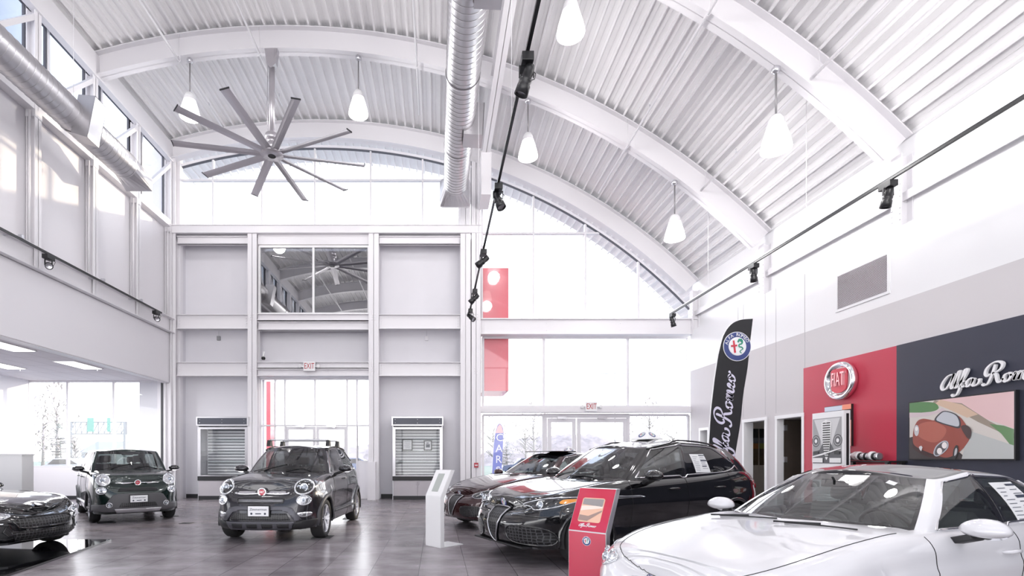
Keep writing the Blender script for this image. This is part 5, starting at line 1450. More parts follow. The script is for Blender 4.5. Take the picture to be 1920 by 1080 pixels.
st_ = track('side_light_track', 'thin black light track along the left wall girder', -8.62, ZT, Y0+2, 16.0,
      [(11.35, (.6, -.7, -.35), 'black spotlight on the left wall track, nearer one facing the viewer'),
       (15.7, (.6, -.7, -.3), 'small spotlight at the far end of the left wall track')], 'spotlights on the left wall track')
for k, y in enumerate((8.2, 10.6, 13.2, 14.9)):
    mb = MB(); mb.bar((-.36, y-Y0-2, .10), (0, y-Y0-2, .05), .04, .03); mb.box(-.04, .04, y-Y0-2.03, y-Y0-1.97, .02, .09); mb.build('bracket', M_SATIN, st_)

# ---- sprinkler pipes under the roof
def pipe(x0, lab, r=.028, drop=.78, y1=16.8, sp=()):
    t = thing('sprinkler_pipe', lab, 'pipe', (x0, Y0, arcz(x0)-drop)); mb = MB(); mb.tube([(0, 0, 0), (0, y1-Y0, 0)], r, 10); mb.build('pipe', M_STEEL, t)
    for y in AY[1:-1]:
        mb = MB(); mb.tube([(-.03, y-Y0-.2, -.05), (0, y-Y0-.2, -.06), (.05, y-Y0-.2, 0), (.03, y-Y0-.2, .12), (0, y-Y0-.2, drop-.1)], .007, 5); mb.build('hanger', M_STEEL, t)
    for y in sp:
        mb = MB(); mb.lathe([(.012, .03), (.016, .08), (.004, .12), (.022, .13), (.022, .135)], Matrix.Translation((0, y-Y0, 0)), 10); mb.build('sprinkler_head', M_SATIN, t)
pipe(WX(300, 12.5), 'white sprinkler pipe on the far left side of the vault', sp=(15.2, 11.0), y1=16.4)
pipe(WX(500, 14.3)+.1, 'white sprinkler pipe beside the ceiling fan rod', y1=15.4, sp=(15.1,))
pipe(WX(782, 13.6)+.0, 'white sprinkler pipe between the fan and the central duct', y1=15.3, sp=(15.0,))
pipe(WX(1235, 13.6)-.9, 'white sprinkler pipe right of the centre light track', sp=(12.0,), y1=15.8)
pipe(WX(1535, 9.6)-.15, 'white sprinkler pipe crossing the near right arch', sp=(12.0,), y1=15.9, drop=.5)

# ---- annex ceiling panels, counter
for i, (x, y, lab) in enumerate(((-10.15, 12.0, 'lit ceiling panel of the annex nearest the viewer'), (-10.15, 14.5, 'lit ceiling panel of the annex right of the others, near the window'), (-12.4, 14.5, 'lit ceiling panel of the annex farthest left'))):
    t = thing('ceiling_panel_light', lab, 'ceiling light', (x, y, 4.05), group='lit panels in the annex ceiling')
    mb = MB(); mb.box(-.30, .30, -.61, .61, -.02, .0); mb.build('frame', M_WHITE, t)
    mb = MB(); mb.box(-.27, .27, -.58, .58, -.026, -.02); mb.build('diffuser', mat('diffuser_glow', (.9, .9, .9), .5, emit=(1, .98, .96), estr=1.3), t)
    l = bpy.data.lights.new('panel_glow', 'AREA'); l.shape = 'RECTANGLE'; l.size = .55; l.size_y = 1.15; l.energy = 45; lo = bpy.data.objects.new('panel_glow', l); COL.objects.link(lo); lo.location = (x, y, 4.0)
mb = MB(); mb.box(-10.9, WX(41, 11.0), 11.0, 11.32, 0, 1.47); mb.box(-10.92, WX(41, 11.0)+.02, 10.98, 11.34, 1.47, 1.50)
tag(mb.build('reception_counter', M_WHITE), 'white boxy counter end behind the black roadster at the left edge', 'counter')
for px, py, lab in ((38.5, 690, 'small sprinkler head in the annex ceiling at the left edge'), (183, 690, 'small sprinkler head in the annex ceiling beside the lit panel')):
    D = 2.58*F/(858-py-4); mb = MB(); M = Matrix.Translation((WX(px, D), D, 4.05)) @ Matrix.Rotation(PI, 4, 'X'); mb.lathe([(.03, 0), (.03, .01), (.014, .02), (.014, .06), (.03, .065)], M, 12); tag(mb.build('ceiling_sprinkler', M_SATIN), lab, 'sprinkler')

# ---- exit signs, alarms
def exit_sign(x, z, y, lab):
    t = thing('exit_sign', lab, 'sign', (x, y, z))
    mb = MB(); mb.box(-.20, .20, -.06, 0, -.16, .16); mb.build('sign_box', M_WHITE, t, bevel=.012)
    mb = MB(); text_mb(mb, 'EXIT', plane_M((0, -.061, 0), (1, 0, 0), (0, 0, 1)) @ Matrix.Scale(1.35, 4, (0, 1, 0)) @ Matrix.Scale(.82, 4, (1, 0, 0)), .205, .004); mb.build('letters', mat('exit_red', (.42, .02, .03), .4), t)
    for s in (-1, 1):
        mb = MB(); M = frame_to((s*.5, -1, -.1)); M.translation = Vector((s*.29, -.05, .0)); mb.lathe([(.03, -.06), (.055, .0), (.06, .05), (.05, .055), (0, .045)], M, 16); mb.bar((s*.2, -.03, .0), (s*.28, -.04, 0), .04); mb.build('emergency_lamp', M_WHITE, t)
exit_sign(BX(583), BZ(689), DB-.18, 'red and white exit sign with twin lamps above the vestibule doors')
exit_sign(BX(1107), BZ(763), DB-.06, 'red and white exit sign above the right glass doors')
for px, lab in ((411, 'grey electrical box hanging in the left recess of the end wall'), (800, 'small electrical box hanging in the recess right of the vestibule')):
    t = thing('junction_box', lab, 'electrical box', (BX(px, DR), DR-.03, BZ(634, DR))); mb = MB(); mb.tube([(0, 0, 0), (0, 0, .28)], .011, 6); mb.build('conduit', M_SATIN, t); mb = MB(); mb.box(-.06, .06, -.05, .03, -.09, .06); mb.build('box', mat('box_grey', (.3, .3, .31), .5) if px < 500 else M_STEEL, t, bevel=.01)
t = thing('security_camera', 'small wall camera in the recess over the vestibule', 'camera', (BX(492), DB+.1, BZ(668))); mb = MB(); mb.lathe([(.05, 0), (.07, .04), (.06, .09), (0, .11)], Matrix.Translation((0, 0, -.1)), 16); mb.build('dome', M_BLK, t); mb = MB(); mb.bar((0, 0, 0), (0, .08, .18), .05); mb.build('arm', M_WHITE, t)
t = thing('fire_alarm', 'small red alarm pull station on the pier left of the right bay glass', 'alarm', (BX(892), DB-.19, BZ(872))); mb = MB(); mb.box(-.07, .07, -.05, 0, -.08, .08); mb.build('box', mat('alarm_red', (.45, .05, .07), .4), t, bevel=.008); mb = MB(); mb.box(-.045, .045, -.055, -.05, -.02, .015); mb.build('handle', M_WHITE, t)

# ---- display cases
def case(px0, px1, lab, frames):
    y = DB-.12; x0, x1 = BX(px0, y), BX(px1, y); w = x1-x0; t = thing('display_case', lab, 'display case', (x0, y, 0)); d = DR-y-.04
    M_AL = mat('brushed_aluminium', (.60, .59, .62), .3, .7); Z = lambda py: WZ(py, y)
    mb = MB(); mb.box(0, w, 0, d, 0, .12); mb.box(.0, .03, 0, d, .12, Z(797)); mb.box(w-.03, w, 0, d, .12, Z(797)); mb.box(0, w, d-.03, d, .12, Z(797)); mb.build('cabinet_body', M_AL, t)
    mb = MB(); mb.box(.02, w-.02, -.01, 0.0, .0, .13); mb.build('toe_kick', M_BASE, t)
    mb = MB(); mb.box(-.03, w+.03, -.07, d, Z(799), Z(781)); o = mb.build('header_box', M_AL, t, bevel=.01)
    mb = MB(); mb.box(.02, w-.02, -.085, -.07, Z(796), Z(784)); mb.build('header_panel', mat('slate_panel', (.07, .075, .10), .4), o)
    for sx in (.06, .5, .94):
        for sz in (.25, .75):
            mb = MB(); M = frame_to((0, -1, 0)); M.translation = Vector((sx*w, -.085, Z(796)+sz*(Z(784)-Z(796)))); mb.lathe([(.012, 0), (.012, .006), (.004, .01)], M, 10); mb.build('screw', M_CHROME, o)
    zg0, zg1 = Z(893), Z(801)
    mb = MB()
    for a, b, c, e in ((0, .10, zg0, zg1), (w-.10, w, zg0, zg1), (.10, w-.10, zg1-.07, zg1), (.10, w-.10, zg0, zg0+.03)): mb.box(a, b, -.02, .03, c, e)
    mb.build('door_frame', M_AL, t, bevel=.004)
    mb = MB(); mb.box(.10, w-.10, .0, .006, zg0+.03, zg1-.07); mb.build('glass', M_GLASS, t)
    mb = MB(); n = 15; hh = (zg1-.07-zg0-.03)/n
    for k in range(n): mb.box(.05, w-.05, d-.07, d-.03, zg0+.04+k*hh, zg0+.04+(k+1)*hh-.030)
    mb.build('slat_board', M_WHITE, t); mb = MB(); mb.box(.05, w-.05, d-.035, d-.03, zg0, zg1); mb.build('slat_backing', mat('slat_shadow_grey', (.16, .16, .18), .7), t)
    for z in (.30, .52, .75):
        mb = MB(); zz = zg0+z*(zg1-zg0); mb.box(.06, w-.06, d-.34, d-.07, zz, zz+.012); mb.build('shelf', glass_mat('shelf_glass', (.88, .93, .92), .12, .4), t)
    mb = MB(); mb.box(.0, w, -.03, .05, Z(901), Z(893)); mb.build('counter_edge', M_BASE, t)
    for a, b, hx in ((.04, w/2-.005, w/2-.05), (w/2+.005, w-.04, w/2+.05)):
        mb = MB(); mb.box(a, b, -.012, .01, .13, Z(901)-.005); o = mb.build('cabinet_door', mat('laminate_lilac', (.52, .49, .52), .4), t)
        mb = MB(); mb.tube([(hx, -.012, .50), (hx, -.04, .50), (hx, -.04, .62), (hx, -.012, .62)], .006, 6); mb.build('handle', M_SATIN, o)
    zs = zg0+.52*(zg1-zg0)+.012
    for fx, fw, fh, lab2 in frames:
        ft = thing('picture_frame', lab2, 'picture frame', (x0+fx*w, y+d-.26, zs), 0); ft.rotation_euler.x = R(-8)
        mb = MB()
        for a, b, c, e in ((-fw/2, -fw/2+.035, 0, fh), (fw/2-.035, fw/2, 0, fh), (-fw/2, fw/2, 0, .035), (-fw/2, fw/2, fh-.035, fh)): mb.box(a, b, -.015, .015, c, e)
        mb.build('frame', M_BLK, ft)
        mb = MB(); mb.box(-fw/2+.03, fw/2-.03, -.004, .01, .03, fh-.03); mb.build('certificate', M_PAPER, ft)
        mb = MB()
        if fw > .3:
            for k in range(6): mb.box(-fw*.28+.02*(k % 3), fw*.28-.015*(k % 2), -.007, -.004, fh*.75-k*.042, fh*.75-k*.042+.008)
        else: mb.box(-fw*.25, fw*.25, -.007, -.004, fh*.3, fh*.62); mb.box(-fw*.2, fw*.1, -.007, -.004, fh*.68, fh*.78)
        mb.build('printed_picture', M_INK, ft)
case(371, 465, 'tall metal display case with empty shelves, left of the vestibule', [])
case(736, 830, 'tall metal display case holding two small frames, right of the vestibule',
     [(.28, .36, .40, 'black framed white certificate in the right display case'), (.70, .28, .36, 'black framed small photograph in the right display case')])

# ---- bent panel kiosks
def kiosk(x, y, rz, h, w, lab, red=False):
    t = thing('info_kiosk', lab, 'kiosk', (x, y, 0), rz); zb = h*.66; T2 = .075; ld = h*.19
    # profile in local yz (front face -y), upper part leans back
    prof = [(0, .012), (0, zb), (ld, h), (ld+T2, h-.0), (T2, zb-.03), (T2, .012)]
    side = M_SATIN if red else M_WHITE
    mb = MB(); mb.prism(prof, plane_M((-w/2, 0, 0), (0, 1, 0), (0, 0, 1)), w); mb.build('post', side, t, bevel=.004)
    front = mat('kiosk_red', (.55, .015, .06), .12, coat=1.) if red else M_WHITE
    mb = MB(); mb.box(-w/2+.006, w/2-.006, -.006, 0, .014, zb-.006); mb.build('front_panel', front, t)
    up = Vector((0, ld, h-zb)).normalized(); M = plane_M((0, 0, zb), (1, 0, 0), up); L = math.hypot(ld, h-zb)
    mb = MB(); mb.prism([(-w/2+.006, .004), (w/2-.006, .004), (w/2-.006, L-.006), (-w/2+.006, L-.006)], M, .006); o = mb.build('upper_panel', front, t)
    mb = MB(); mb.box(-w/2, w/2, 0, .50, 0, .014); mb.build('foot_plate', side, t, bevel=.003)
    if red:
        def rr(a, b, c, e, r=.02): 
            P = []
            for (cx, cy, s) in ((b-r, c+r, -PI/2), (b-r, e-r, 0), (a+r, e-r, PI/2), (a+r, c+r, PI)):
                for k in range(5): P.append((cx+r*math.cos(s+PI/2*k/4), cy+r*math.sin(s+PI/2*k/4)))
            return P
        mb = MB(); mb.prism(rr(-.115, .105, .09, .335), M @ Matrix.Translation((0, 0, .006)), .004, 0)
        o2 = mb.build('display_picture', mat('poster_sand', (.80, .50, .36), .15, coat=.5), o)
        mb = MB(); M3 = M @ Matrix.Translation((0, 0, .011))
        mb.prism([(-.105, .265), (.095, .25), (.095, .325), (-.105, .325)], M3, .001, 0); mb.prism([(-.11, .105), (-.02, .10), (.1, .20), (.1, .215), (-.02, .15), (-.11, .16)], M3, .001, 1); mb.prism([(-.11, .20), (.1, .235), (.1, .26), (-.11, .25)], M3, .001, 2)
        mb.build('picture_shapes', [mat('poster_grey', (.30, .28, .28), .3), mat('poster_road', (.35, .25, .22), .3), mat('poster_light', (.85, .72, .64), .3)], o2)
        mb = MB(); script_mb(mb, M @ Matrix.Translation((-.09, .045, .006)), .17, .003, wmin=.16, wmax=.34); mb.build('script_lettering', M_WHITE_E, o)
        mb = MB(); round_badge_mb(mb, plane_M((0, -.006, zb-.085), (1, 0, 0), (0, 0, 1)), .042); mb.build('emblem', BADGE, t)
    else:
        # blank plate where the photograph shows a scan code
        mb = MB(); mb.prism([(-.075, .08), (.075, .08), (.075, L-.07), (-.075, L-.07)], M @ Matrix.Translation((0, 0, .006)), .002); mb.build('code_plate', mat('plate_palegrey', (.42, .45, .43), .4), o)
    return t
kiosk(WX(812, 8.25), 8.15, R(-48), 1.22, .36, 'white bent floor kiosk in front of the maroon car')
kiosk(WX(1098, 4.70), 4.66, R(-44), 1.13, .37, 'red and silver floor kiosk with picture and round emblem', red=True)

# ---- feather flag indoors
def flag():
    D = 10.7; X0 = WX(1340, D); t = thing('feather_flag', 'tall black feather flag with round emblem and white script, behind the black crossover', 'flag', (X0, D, 0))
    k = D/F; P = lambda px, py: ((px-1340)*k, WZ(py, D))
    left = [P(1327, 870), P(1330, 820), P(1333, 770), P(1340, 710), P(1347, 665), P(1356, 630), P(1370, 609), P(1388, 600), P(1411, 598)]
    right = [P(1406, 640), P(1401, 690), P(1393, 740), P(1388, 790), P(1380, 840), P(1375, 870)]
    poly = [(p.x, p.y) for p in catmull([(a, b, 0) for a, b in left], 4)]+[(p.x, p.y) for p in catmull([(a, b, 0) for a, b in right], 4)]
    M = plane_M((0, 0, 0), (1, 0, 0), (0, 0, 1)); mb = MB(); mb.prism(poly, M, .012); o = mb.build('cloth', mat('flag_black_cloth', (.010, .010, .013), .55, bump=.4, bscale=3), t)
    mb = MB(); mb.tube([(p[0]-.01, 0, p[1]) for p in [P(1322, 858+EYE/k), P(1324, 930)]+left[:]], .012, 8); mb.build('pole', M_WHITE, t)
    mb = MB(); bx = P(1322, 858+EYE/k)[0]; mb.box(bx-.22, bx+.22, -.2, .2, 0, .02); mb.build('base', M_BLK, t)
    c = P(1381, 650); mb = MB(); M2 = plane_M((c[0], -.014, c[1]), (1, 0, .12), (-.12, 0, 1)) @ Matrix.Scale(.95, 4, (1, 0, 0)); round_badge_mb(mb, M2, 27.5*k); mb.build('emblem', [M_WHITE_E, M_BLUE_E, M_WHITE_E, M_RED_E, M_GREEN_E], o)
    a = P(1361, 874); b2 = P(1379, 697); d = Vector((b2[0]-a[0], 0, b2[1]-a[1])); w = d.length; d.normalize()
    M3 = plane_M((a[0], -.014, a[1]), d, Vector((-d.z, 0, d.x))); mb = MB(); script_mb(mb, M3 @ Matrix.Scale(.9, 4, (0, 1, 0)), w, .003, wmin=.14, wmax=.36); mb.build('script_lettering', mat('flag_print_lilac', (.66, .64, .78), .5), o)
flag()

# ---- things on the right wall
def onwall(y, z, x=XW-.018): return plane_M((x, y, z), (0, -1, 0), (0, 0, 1))    # local z points into the hall
t = thing('wall_emblem', 'round chrome and red car maker emblem on the red wall', 'sign', (XW-.018, yat_px(1584), WZ(714, yat_px(1584))))
M = plane_M((0, 0, 0), (0, -1, 0), (0, 0, 1)); mb = MB(); r = .40
mb.lathe([(r*.96, 0), (r, .05), (r, .09), (r*.95, .135), (r*.86, .14), (r*.76, .11), (r*.70, .08)], M, 48); mb.build('chrome_ring', M_CHROME, t)
pl = [(-.215, .20), (-.17, .25), (.17, .25), (.215, .20), (.205, -.13), (.14, -.22), (0, -.26), (-.14, -.22), (-.205, -.13)]
mb = MB(); disc(mb, M, r*.76, .06, .085, 0); mb.build('backing_disc', mat('emblem_backing', (.62, .60, .62), .3, .3), t)
mb = MB(); mb.prism([(p.x, p.y) for p in catmull([(a, b, 0) for a, b in pl], 4, True)], M @ Matrix.Translation((0, 0, .085)), .03); mb.build('shield_plate', M_RED_E, t)
mb = MB(); text_mb(mb, 'FIAT', M @ Matrix.Translation((0, .02, .116)) @ Matrix.Scale(1.9, 4, (0, 1, 0)) @ Matrix.Scale(.78, 4, (1, 0, 0)), .22, .03); mb.build('letters', M_CHROME, t)
# script wordmark on the navy field
y0 = yat_px(1774); y1 = y0-2.02; zc_ = 2.56
t = thing('wall_lettering', 'raised white script wordmark on the navy wall', 'sign', (XW-.03, y0, zc_)); mb = MB()
script_mb(mb, plane_M((-.025, 0, 0), (0, -1, 0), (0, 0, 1)), 1.56, .035, wmin=.14, wmax=.34); mb.build('script', M_WHITE, t)
for k in range(6): mb = MB(); mb.tube([(-.03, -.1-.26*k, .04), (0, -.1-.26*k, .04)], .01, 6); mb.build('stand_off', M_SATIN, t)
# framed picture of a red vintage sports car
def big_picture():
    ya, yb = yat_px(1715), yat_px(1913); z0, z1 = WZ(858, ya)-.02, 0; zt_ = WZ(756, ya); w = ya-yb; h = zt_-1.40
    t = thing('framed_picture', 'large framed picture of a red vintage sports car on a road', 'picture', (XW-.03, ya, 1.40)); M = plane_M((0, 0, 0), (0, -1, 0), (0, 0, 1))
    mb = MB(); mb.prism([(-.02, -.02), (w+.02, -.02), (w+.02, h+.02), (-.02, h+.02)], M, .06); mb.build('frame', M_BLK, t)
    W, H = w, h; cols = []; mb = MB(); lay = [0]
    def sh(pts, col, rough=.35, smooth=0):
        P = [(p.x, p.y) for p in catmull([(a, b, 0) for a, b in pts], 5, True)] if smooth else pts
        P = [(min(max(a, 0), 1)*W, min(max(1-b, 0), 1)*H) for a, b in P]; cols.append(mat('print_%d' % len(cols), col, rough, coat=.4)); lay[0] += .0006
        mb.prism(P, M @ Matrix.Translation((0, 0, .06+lay[0])), .0006, len(cols)-1)
    sh([(0, 0), (1, 0), (1, 1), (0, 1)], (.62, .58, .54))                                    # pale road
    sh([(.3, .0), (1, 0), (1, .55), (.66, .30), (.45, .08)], (.72, .50, .50))                 # pinkish reflection painted into the print
    sh([(.28, .0), (.55, .1), (.8, .42), (1, .62), (1, .70), (.7, .42), (.5, .2), (.25, .05)], (.30, .25, .20))
    sh([(.34, .0), (.55, .12), (.70, .30), (.60, .34), (.45, .2), (.28, .06)], (.62, .45, .33))
    sh([(0, .0), (.25, .03), (.32, .12), (.28, .18), (.12, .20), (0, .19)], (.09, .22, .08), smooth=1)
    sh([(0, .17), (.14, .19), (.3, .19), (.36, .14), (.4, .2), (.2, .26), (0, .26)], (.60, .50, .52))
    sh([(.80, .46), (.92, .50), (1, .56), (1, .86), (.9, .62)], (.12, .24, .10))
    sh([(0, .62), (.06, .60), (.3, .88), (.52, .88), (.60, 1), (0, 1)], (.045, .035, .035), smooth=0)                     # road shade print
    sh([(.62, .55), (1, .8), (1, 1), (.55, 1)], (.48, .50, .49))
    red = (.30, .07, .05)
    sh([(.04, .66), (.05, .48), (.09, .34), (.15, .30), (.22, .32), (.28, .34), (.34, .26), (.42, .24), (.52, .30), (.58, .42), (.62, .56), (.63, .66), (.58, .80), (.50, .92), (.40, .98), (.28, .93), (.14, .84), (.06, .76)], red, smooth=1)
    sh([(.11, .40), (.20, .36), (.30, .38), (.40, .50), (.36, .66), (.26, .72), (.12, .62), (.08, .50)], (.42, .12, .085), smooth=1)
    sh([(.04, .64), (.06, .78), (.28, .94), (.38, .98), (.36, 1.0), (.2, .96), (.05, .82)], (.05, .02, .02), smooth=1)
    sh([(.28, .33), (.34, .22), (.40, .20), (.50, .27), (.54, .38), (.53, .50), (.44, .46), (.34, .40)], (.05, .05, .06), smooth=1)
    sh([(.30, .33), (.35, .235), (.40, .215), (.49, .28), (.525, .38), (.52, .47), (.44, .44), (.35, .385)], (.50, .52, .56), smooth=1)
    for (cx, cy, rx, ry) in ((.085, .50, .028, .10),): sh([(cx+rx*math.cos(k*PI/6), cy+ry*math.sin(k*PI/6)) for k in range(12)], (.55, .54, .56)); sh([(cx+.016*math.cos(k*PI/6), cy-.03+.04*math.sin(k*PI/6)) for k in range(12)], (.85, .82, .80))
    sh([(.27, .90), (.30, .78), (.37, .70), (.42, .72), (.42, .82), (.36, .92), (.30, .96)], (.45, .46, .50), smooth=1); sh([(.285, .89), (.31, .79), (.37, .72), (.41, .735), (.405, .82), (.355, .905), (.30, .94)], (.10, .09, .10), smooth=1)
    for cx, cy in ((.335, .87), (.385, .775)): sh([(cx+.027*math.cos(k*PI/6), cy+.055*math.sin(k*PI/6)) for k in range(12)], (.85, .80, .78))
    sh([(.47, .98), (.475, .86), (.50, .78), (.52, .80), (.52, .90), (.49, 1.0)], (.04, .04, .04), smooth=1); sh([(.485, .95), (.49, .86), (.505, .82), (.512, .86), (.505, .92)], (.5, .5, .52), smooth=1)
    sh([(.115, .79), (.14, .77), (.155, .80), (.14, .87), (.12, .83)], (.7, .7, .72))
    sh([(.55, .48), (.60, .46), (.645, .54), (.63, .68), (.59, .62)], (.07, .04, .04), smooth=1)
    mb.build('print', cols, t)
big_picture()
# low navy ledge, striped row of cups beside the boards
DT = 10.35
def cover_board():
    Xb = 7.98; Da, D = Xb*F/(1523-PX), Xb*F/(1582-PX); zt_ = WZ(769, D); t = thing('display_board', 'white display block with grey picture of a classic grille and two round lamps', 'display board', (Xb, (Da+D)/2, 0), R(-90))
    w = Da-D; mb = MB(); mb.box(-w/2, w/2, 0, .13, 0, zt_); mb.build('block', M_WHITE, t, bevel=.004)
    mb = MB(); mb.box(w/2, w/2+.004, .05, .10, .1, zt_-.06); mb.build('side_slot', M_BLK, t)
    mb = MB(); z0 = 1.30; z1 = zt_-.12; a, b = -w/2+.02, w/2-.05; W_ = b-a; H_ = z1-z0
    mats_ = [mat('print_silver', (.33, .33, .34), .35), mat('print_pale', (.62, .62, .63), .35), mat('print_black', (.015, .015, .016), .35), mat('print_white', (.8, .8, .8), .35), mat('print_mid', (.09, .09, .10), .35)]
    M = plane_M((a, -.002, z0), (1, 0, 0), (0, 0, 1)); zz = [0]
    def sh(pts, mi, smooth=0):
        P = [(p.x, p.y) for p in catmull([(u, v, 0) for u, v in pts], 4, True)] if smooth else pts; zz[0] += .0005
        mb.prism([(u*W_, v*H_) for u, v in P], M @ Matrix.Translation((0, 0, zz[0])), .0005, mi)
    lo = .42
    sh([(0, 0), (1, 0), (1, 1), (0, 1)], 0); sh([(.05, .98), (.30, .5), (.34, .3), (.66, .3), (.70, .5), (.95, .98)], 1)
    sh([(0, 0), (1, 0), (1, .26), (.75, .30), (.6, .5), (.4, .5), (.25, .30), (0, .26)], 4)
    for cx in (.12, .88):
        for r_, mi in ((.15, 2), (.13, 0), (.10, 4), (.05, 3)): sh([(cx+r_*math.cos(q*PI/8)*.95, .50+r_*1.1*math.sin(q*PI/8)*.8) for q in range(16)], mi)
    sh([(.36, .92), (.64, .92), (.66, .75), (.60, .3), (.5, .08), (.40, .3), (.34, .75)], 3, 1)
    for q in range(15):
        v = .90-q*.052; hw = .13 if v > .55 else .13-(.55-v)*.14
        sh([(.5-hw, v), (.5+hw, v), (.5+hw, v-.026), (.5-hw, v-.026)], 2)
    sh([(.46, .96), (.54, .96), (.55, .92), (.5, .88), (.45, .92)], 3); sh([(0, .16), (.35, .22), (1, .34), (1, .32), (.35, .18), (0, .13)], 3); sh([(.0, .02), (.38, .02), (.38, .12), (0, .12)], 3); sh([(.62, .02), (1, .02), (1, .12), (.62, .12)], 3); sh([(.05, .2), (.22, .2), (.22, .27), (.05, .27)], 2); sh([(.78, .2), (.95, .2), (.95, .27), (.78, .27)], 2)
    mb.build('print', mats_, t)
cover_board()
yb = yat_px(1602); t = thing('wall_picture', 'narrow picture in orange, black and pale blue behind the white display block', 'picture', (XW-.018, yat_px(1552), WZ(836, yb)))
W_ = yat_px(1552)-yb; ztp = WZ(757, yb)-WZ(836, yb); M = plane_M((0, 0, 0), (0, -1, 0), (0, 0, 1)); mb = MB(); mb.prism([(0, 0), (W_, 0), (W_, ztp), (0, ztp)], M, .05); mb.build('canvas', M_BLK, t)
mb = MB()
for i, (a, b, c, e) in enumerate(((0, .68, .88, .99), (.68, 1, .88, 1), (0, 1, 0, .62))): mb.prism([(a*W_, c*ztp), (b*W_, c*ztp), (b*W_, e*ztp), (a*W_, e*ztp)], M @ Matrix.Translation((0, 0, .05)), .002, i)
mb.build('print', [mat('print_paleblue', (.60, .68, .78), .4), mat('print_coral', (.85, .28, .17), .4), mat('print_salmon', (.78, .40, .30), .4)], t)
# shelf table with a lying stack of striped cups
t = thing('display_table', 'narrow dark table against the red wall behind the white car', 'table', (XW-.20, 9.95, 0)); mb = MB(); mb.box(-.17, .17, -.62, .62, 1.33, 1.36); mb.build('table_top', M_BLK, t)
for sx in (-.13, .13):
    for sy in (-.55, .55): mb = MB(); mb.box(sx-.03, sx+.03, sy-.03, sy+.03, 0, 1.33); mb.build('leg', M_BLK, t)
n = 11
ta, tb = Vector((WX(1594, 10.35), 10.35, 0)), Vector((WX(1652, 9.75), 9.75, 0))
ta.x = XW-.22; tb.x = XW-.22; ta.y = ta.x*F/(1594-PX); tb.y = tb.x*F/(1650-PX)
for k in range(n):
    c = ta.lerp(tb, (k+.5)/n); r_ = .075+.012*(k in (2, 3, 8)); mb = MB(); M = frame_to((0, -1, 0)); M.translation = Vector((c.x, c.y, 1.36+r_+.008)); w2 = (ta.y-tb.y)/n*.42
    mb.lathe([(r_*.6, -w2), (r_, -w2*.9), (r_, w2*.4), (r_*.94, w2), (r_*.6, w2)], M, 24); o = mb.build('shiny_ring', [M_GREYP, M_SATIN, M_BLACKP, M_WHITE][(0, 1, 3, 3, 2, 1, 2, 1, 3, 2, 1)[k]]); tag(o, ('white' if k in (2, 3, 8) else 'dark' if k in (0, 4, 6, 9) else 'silver')+' ring in the row lying on the table by the red wall', 'ring', ('white' if k in (2, 3, 8) else 'dark' if k in (0, 4, 6, 9) else 'silver')+' rings on the display table')
# air vent high on the right wall
ya, yb = yat_px(1571), yat_px(1665); za, zb_ = WZ(581, ya), WZ(519, ya); t = thing('air_vent', 'large louvred return air grille high on the white right wall', 'vent', (XW, yb, za)); wv, hv = ya-yb, zb_-za
mb = MB(); mb.box(-.02, 0, -.05, 0, -.05, hv+.05); mb.box(-.02, 0, wv, wv+.05, -.05, hv+.05); mb.box(-.02, 0, 0, wv, -.05, 0); mb.box(-.02, 0, 0, wv, hv, hv+.05); mb.build('frame', M_WHITE, t)
mb = MB(); n = 34
for k in range(n): z = hv*(k+.5)/n; mb.add([(-.018, 0, z-.007), (-.018, wv, z-.007), (-.001, wv, z+.010), (-.001, 0, z+.010)], [(0, 1, 2, 3)])
mb.build('louvres', M_WALL, t); mb = MB(); mb.box(-.002, 0, 0, wv, 0, hv); mb.build('backing', mat('vent_dark', (.16, .13, .13), .7), t)
# office pictures
for k, (dy, lab) in enumerate(((0, 'tall landscape poster in the office opening, left of the pair'), (1, 'tall landscape poster in the office opening, right of the pair'))):
    D1 = DB+.1
    zt_ = WZ(804, D1); zb_ = WZ(872, D1); t = thing('office_poster', lab, 'poster', (WX(1406 if k == 0 else 1424, D1), D1, zb_)); w_ = 15/F*D1; h_ = zt_-zb_; M = plane_M((0, 0, 0), (1, 0, 0), (0, 0, 1)); mb = MB(); cs = [mat('poster_dark', (.03, .035, .035), .4), mat('poster_slate', (.16, .18, .2), .4), mat('poster_orange', (.45, .20, .06), .4), mat('poster_earth', (.13, .09, .05), .4, var=.5, vscale=12), mat('poster_moss', (.25, .27, .08), .4)]
    for i, (a, b) in enumerate(((.75, 1), (.6, .75), (.45, .6), (0, .45))): mb.prism([(0, a*h_), (w_, a*h_), (w_, b*h_), (0, b*h_)], M, .02, i if not (k and i == 2) else 4)
    mb.build('print', cs, t); 
def chair_office():
    t = thing('office_chair', 'yellow chair partly seen through the office opening', 'chair', (9.9, 13.6+.5, 0)); my = mat('yellow_seat', (.75, .55, .2), .6)
    mb = MB(); mb.box(-.25, .25, -.25, .25, .42, .50); mb.build('seat', my, t, bevel=.03); mb = MB(); mb.box(-.25, .25, .20, .27, .55, 1.05); mb.build('backrest', my, t, bevel=.03)
    for sx in (-.2, .2):
        for sy in (-.2, .2): mb = MB(); mb.tube([(sx, sy, 0), (sx, sy, .42 if sy < 0 else .6)], .015); mb.build('leg', M_SATIN, t)
chair_office()

for px, py, lab in ((600, 1009, 'thin black pad under the front wheel of the graphite car, nearer the kiosk'), (655, 973, 'thin black pad under the rear wheel of the graphite car'), (190, 981, 'thin black pad under the front wheel of the green car nearest the viewer'), (311, 969, 'thin black pad under the front wheel of the green car beside the end wall')):
    D = EYE*F/(py-PY); mb = MB(); mb.obox(Matrix.Translation((WX(px, D)+.02, D+.12, .004)) @ Matrix.Rotation(R(0 if px > 400 else 40), 4, 'Z'), .34, .34, .008); tag(mb.build('wheel_pad', M_BASE), lab, 'pad')
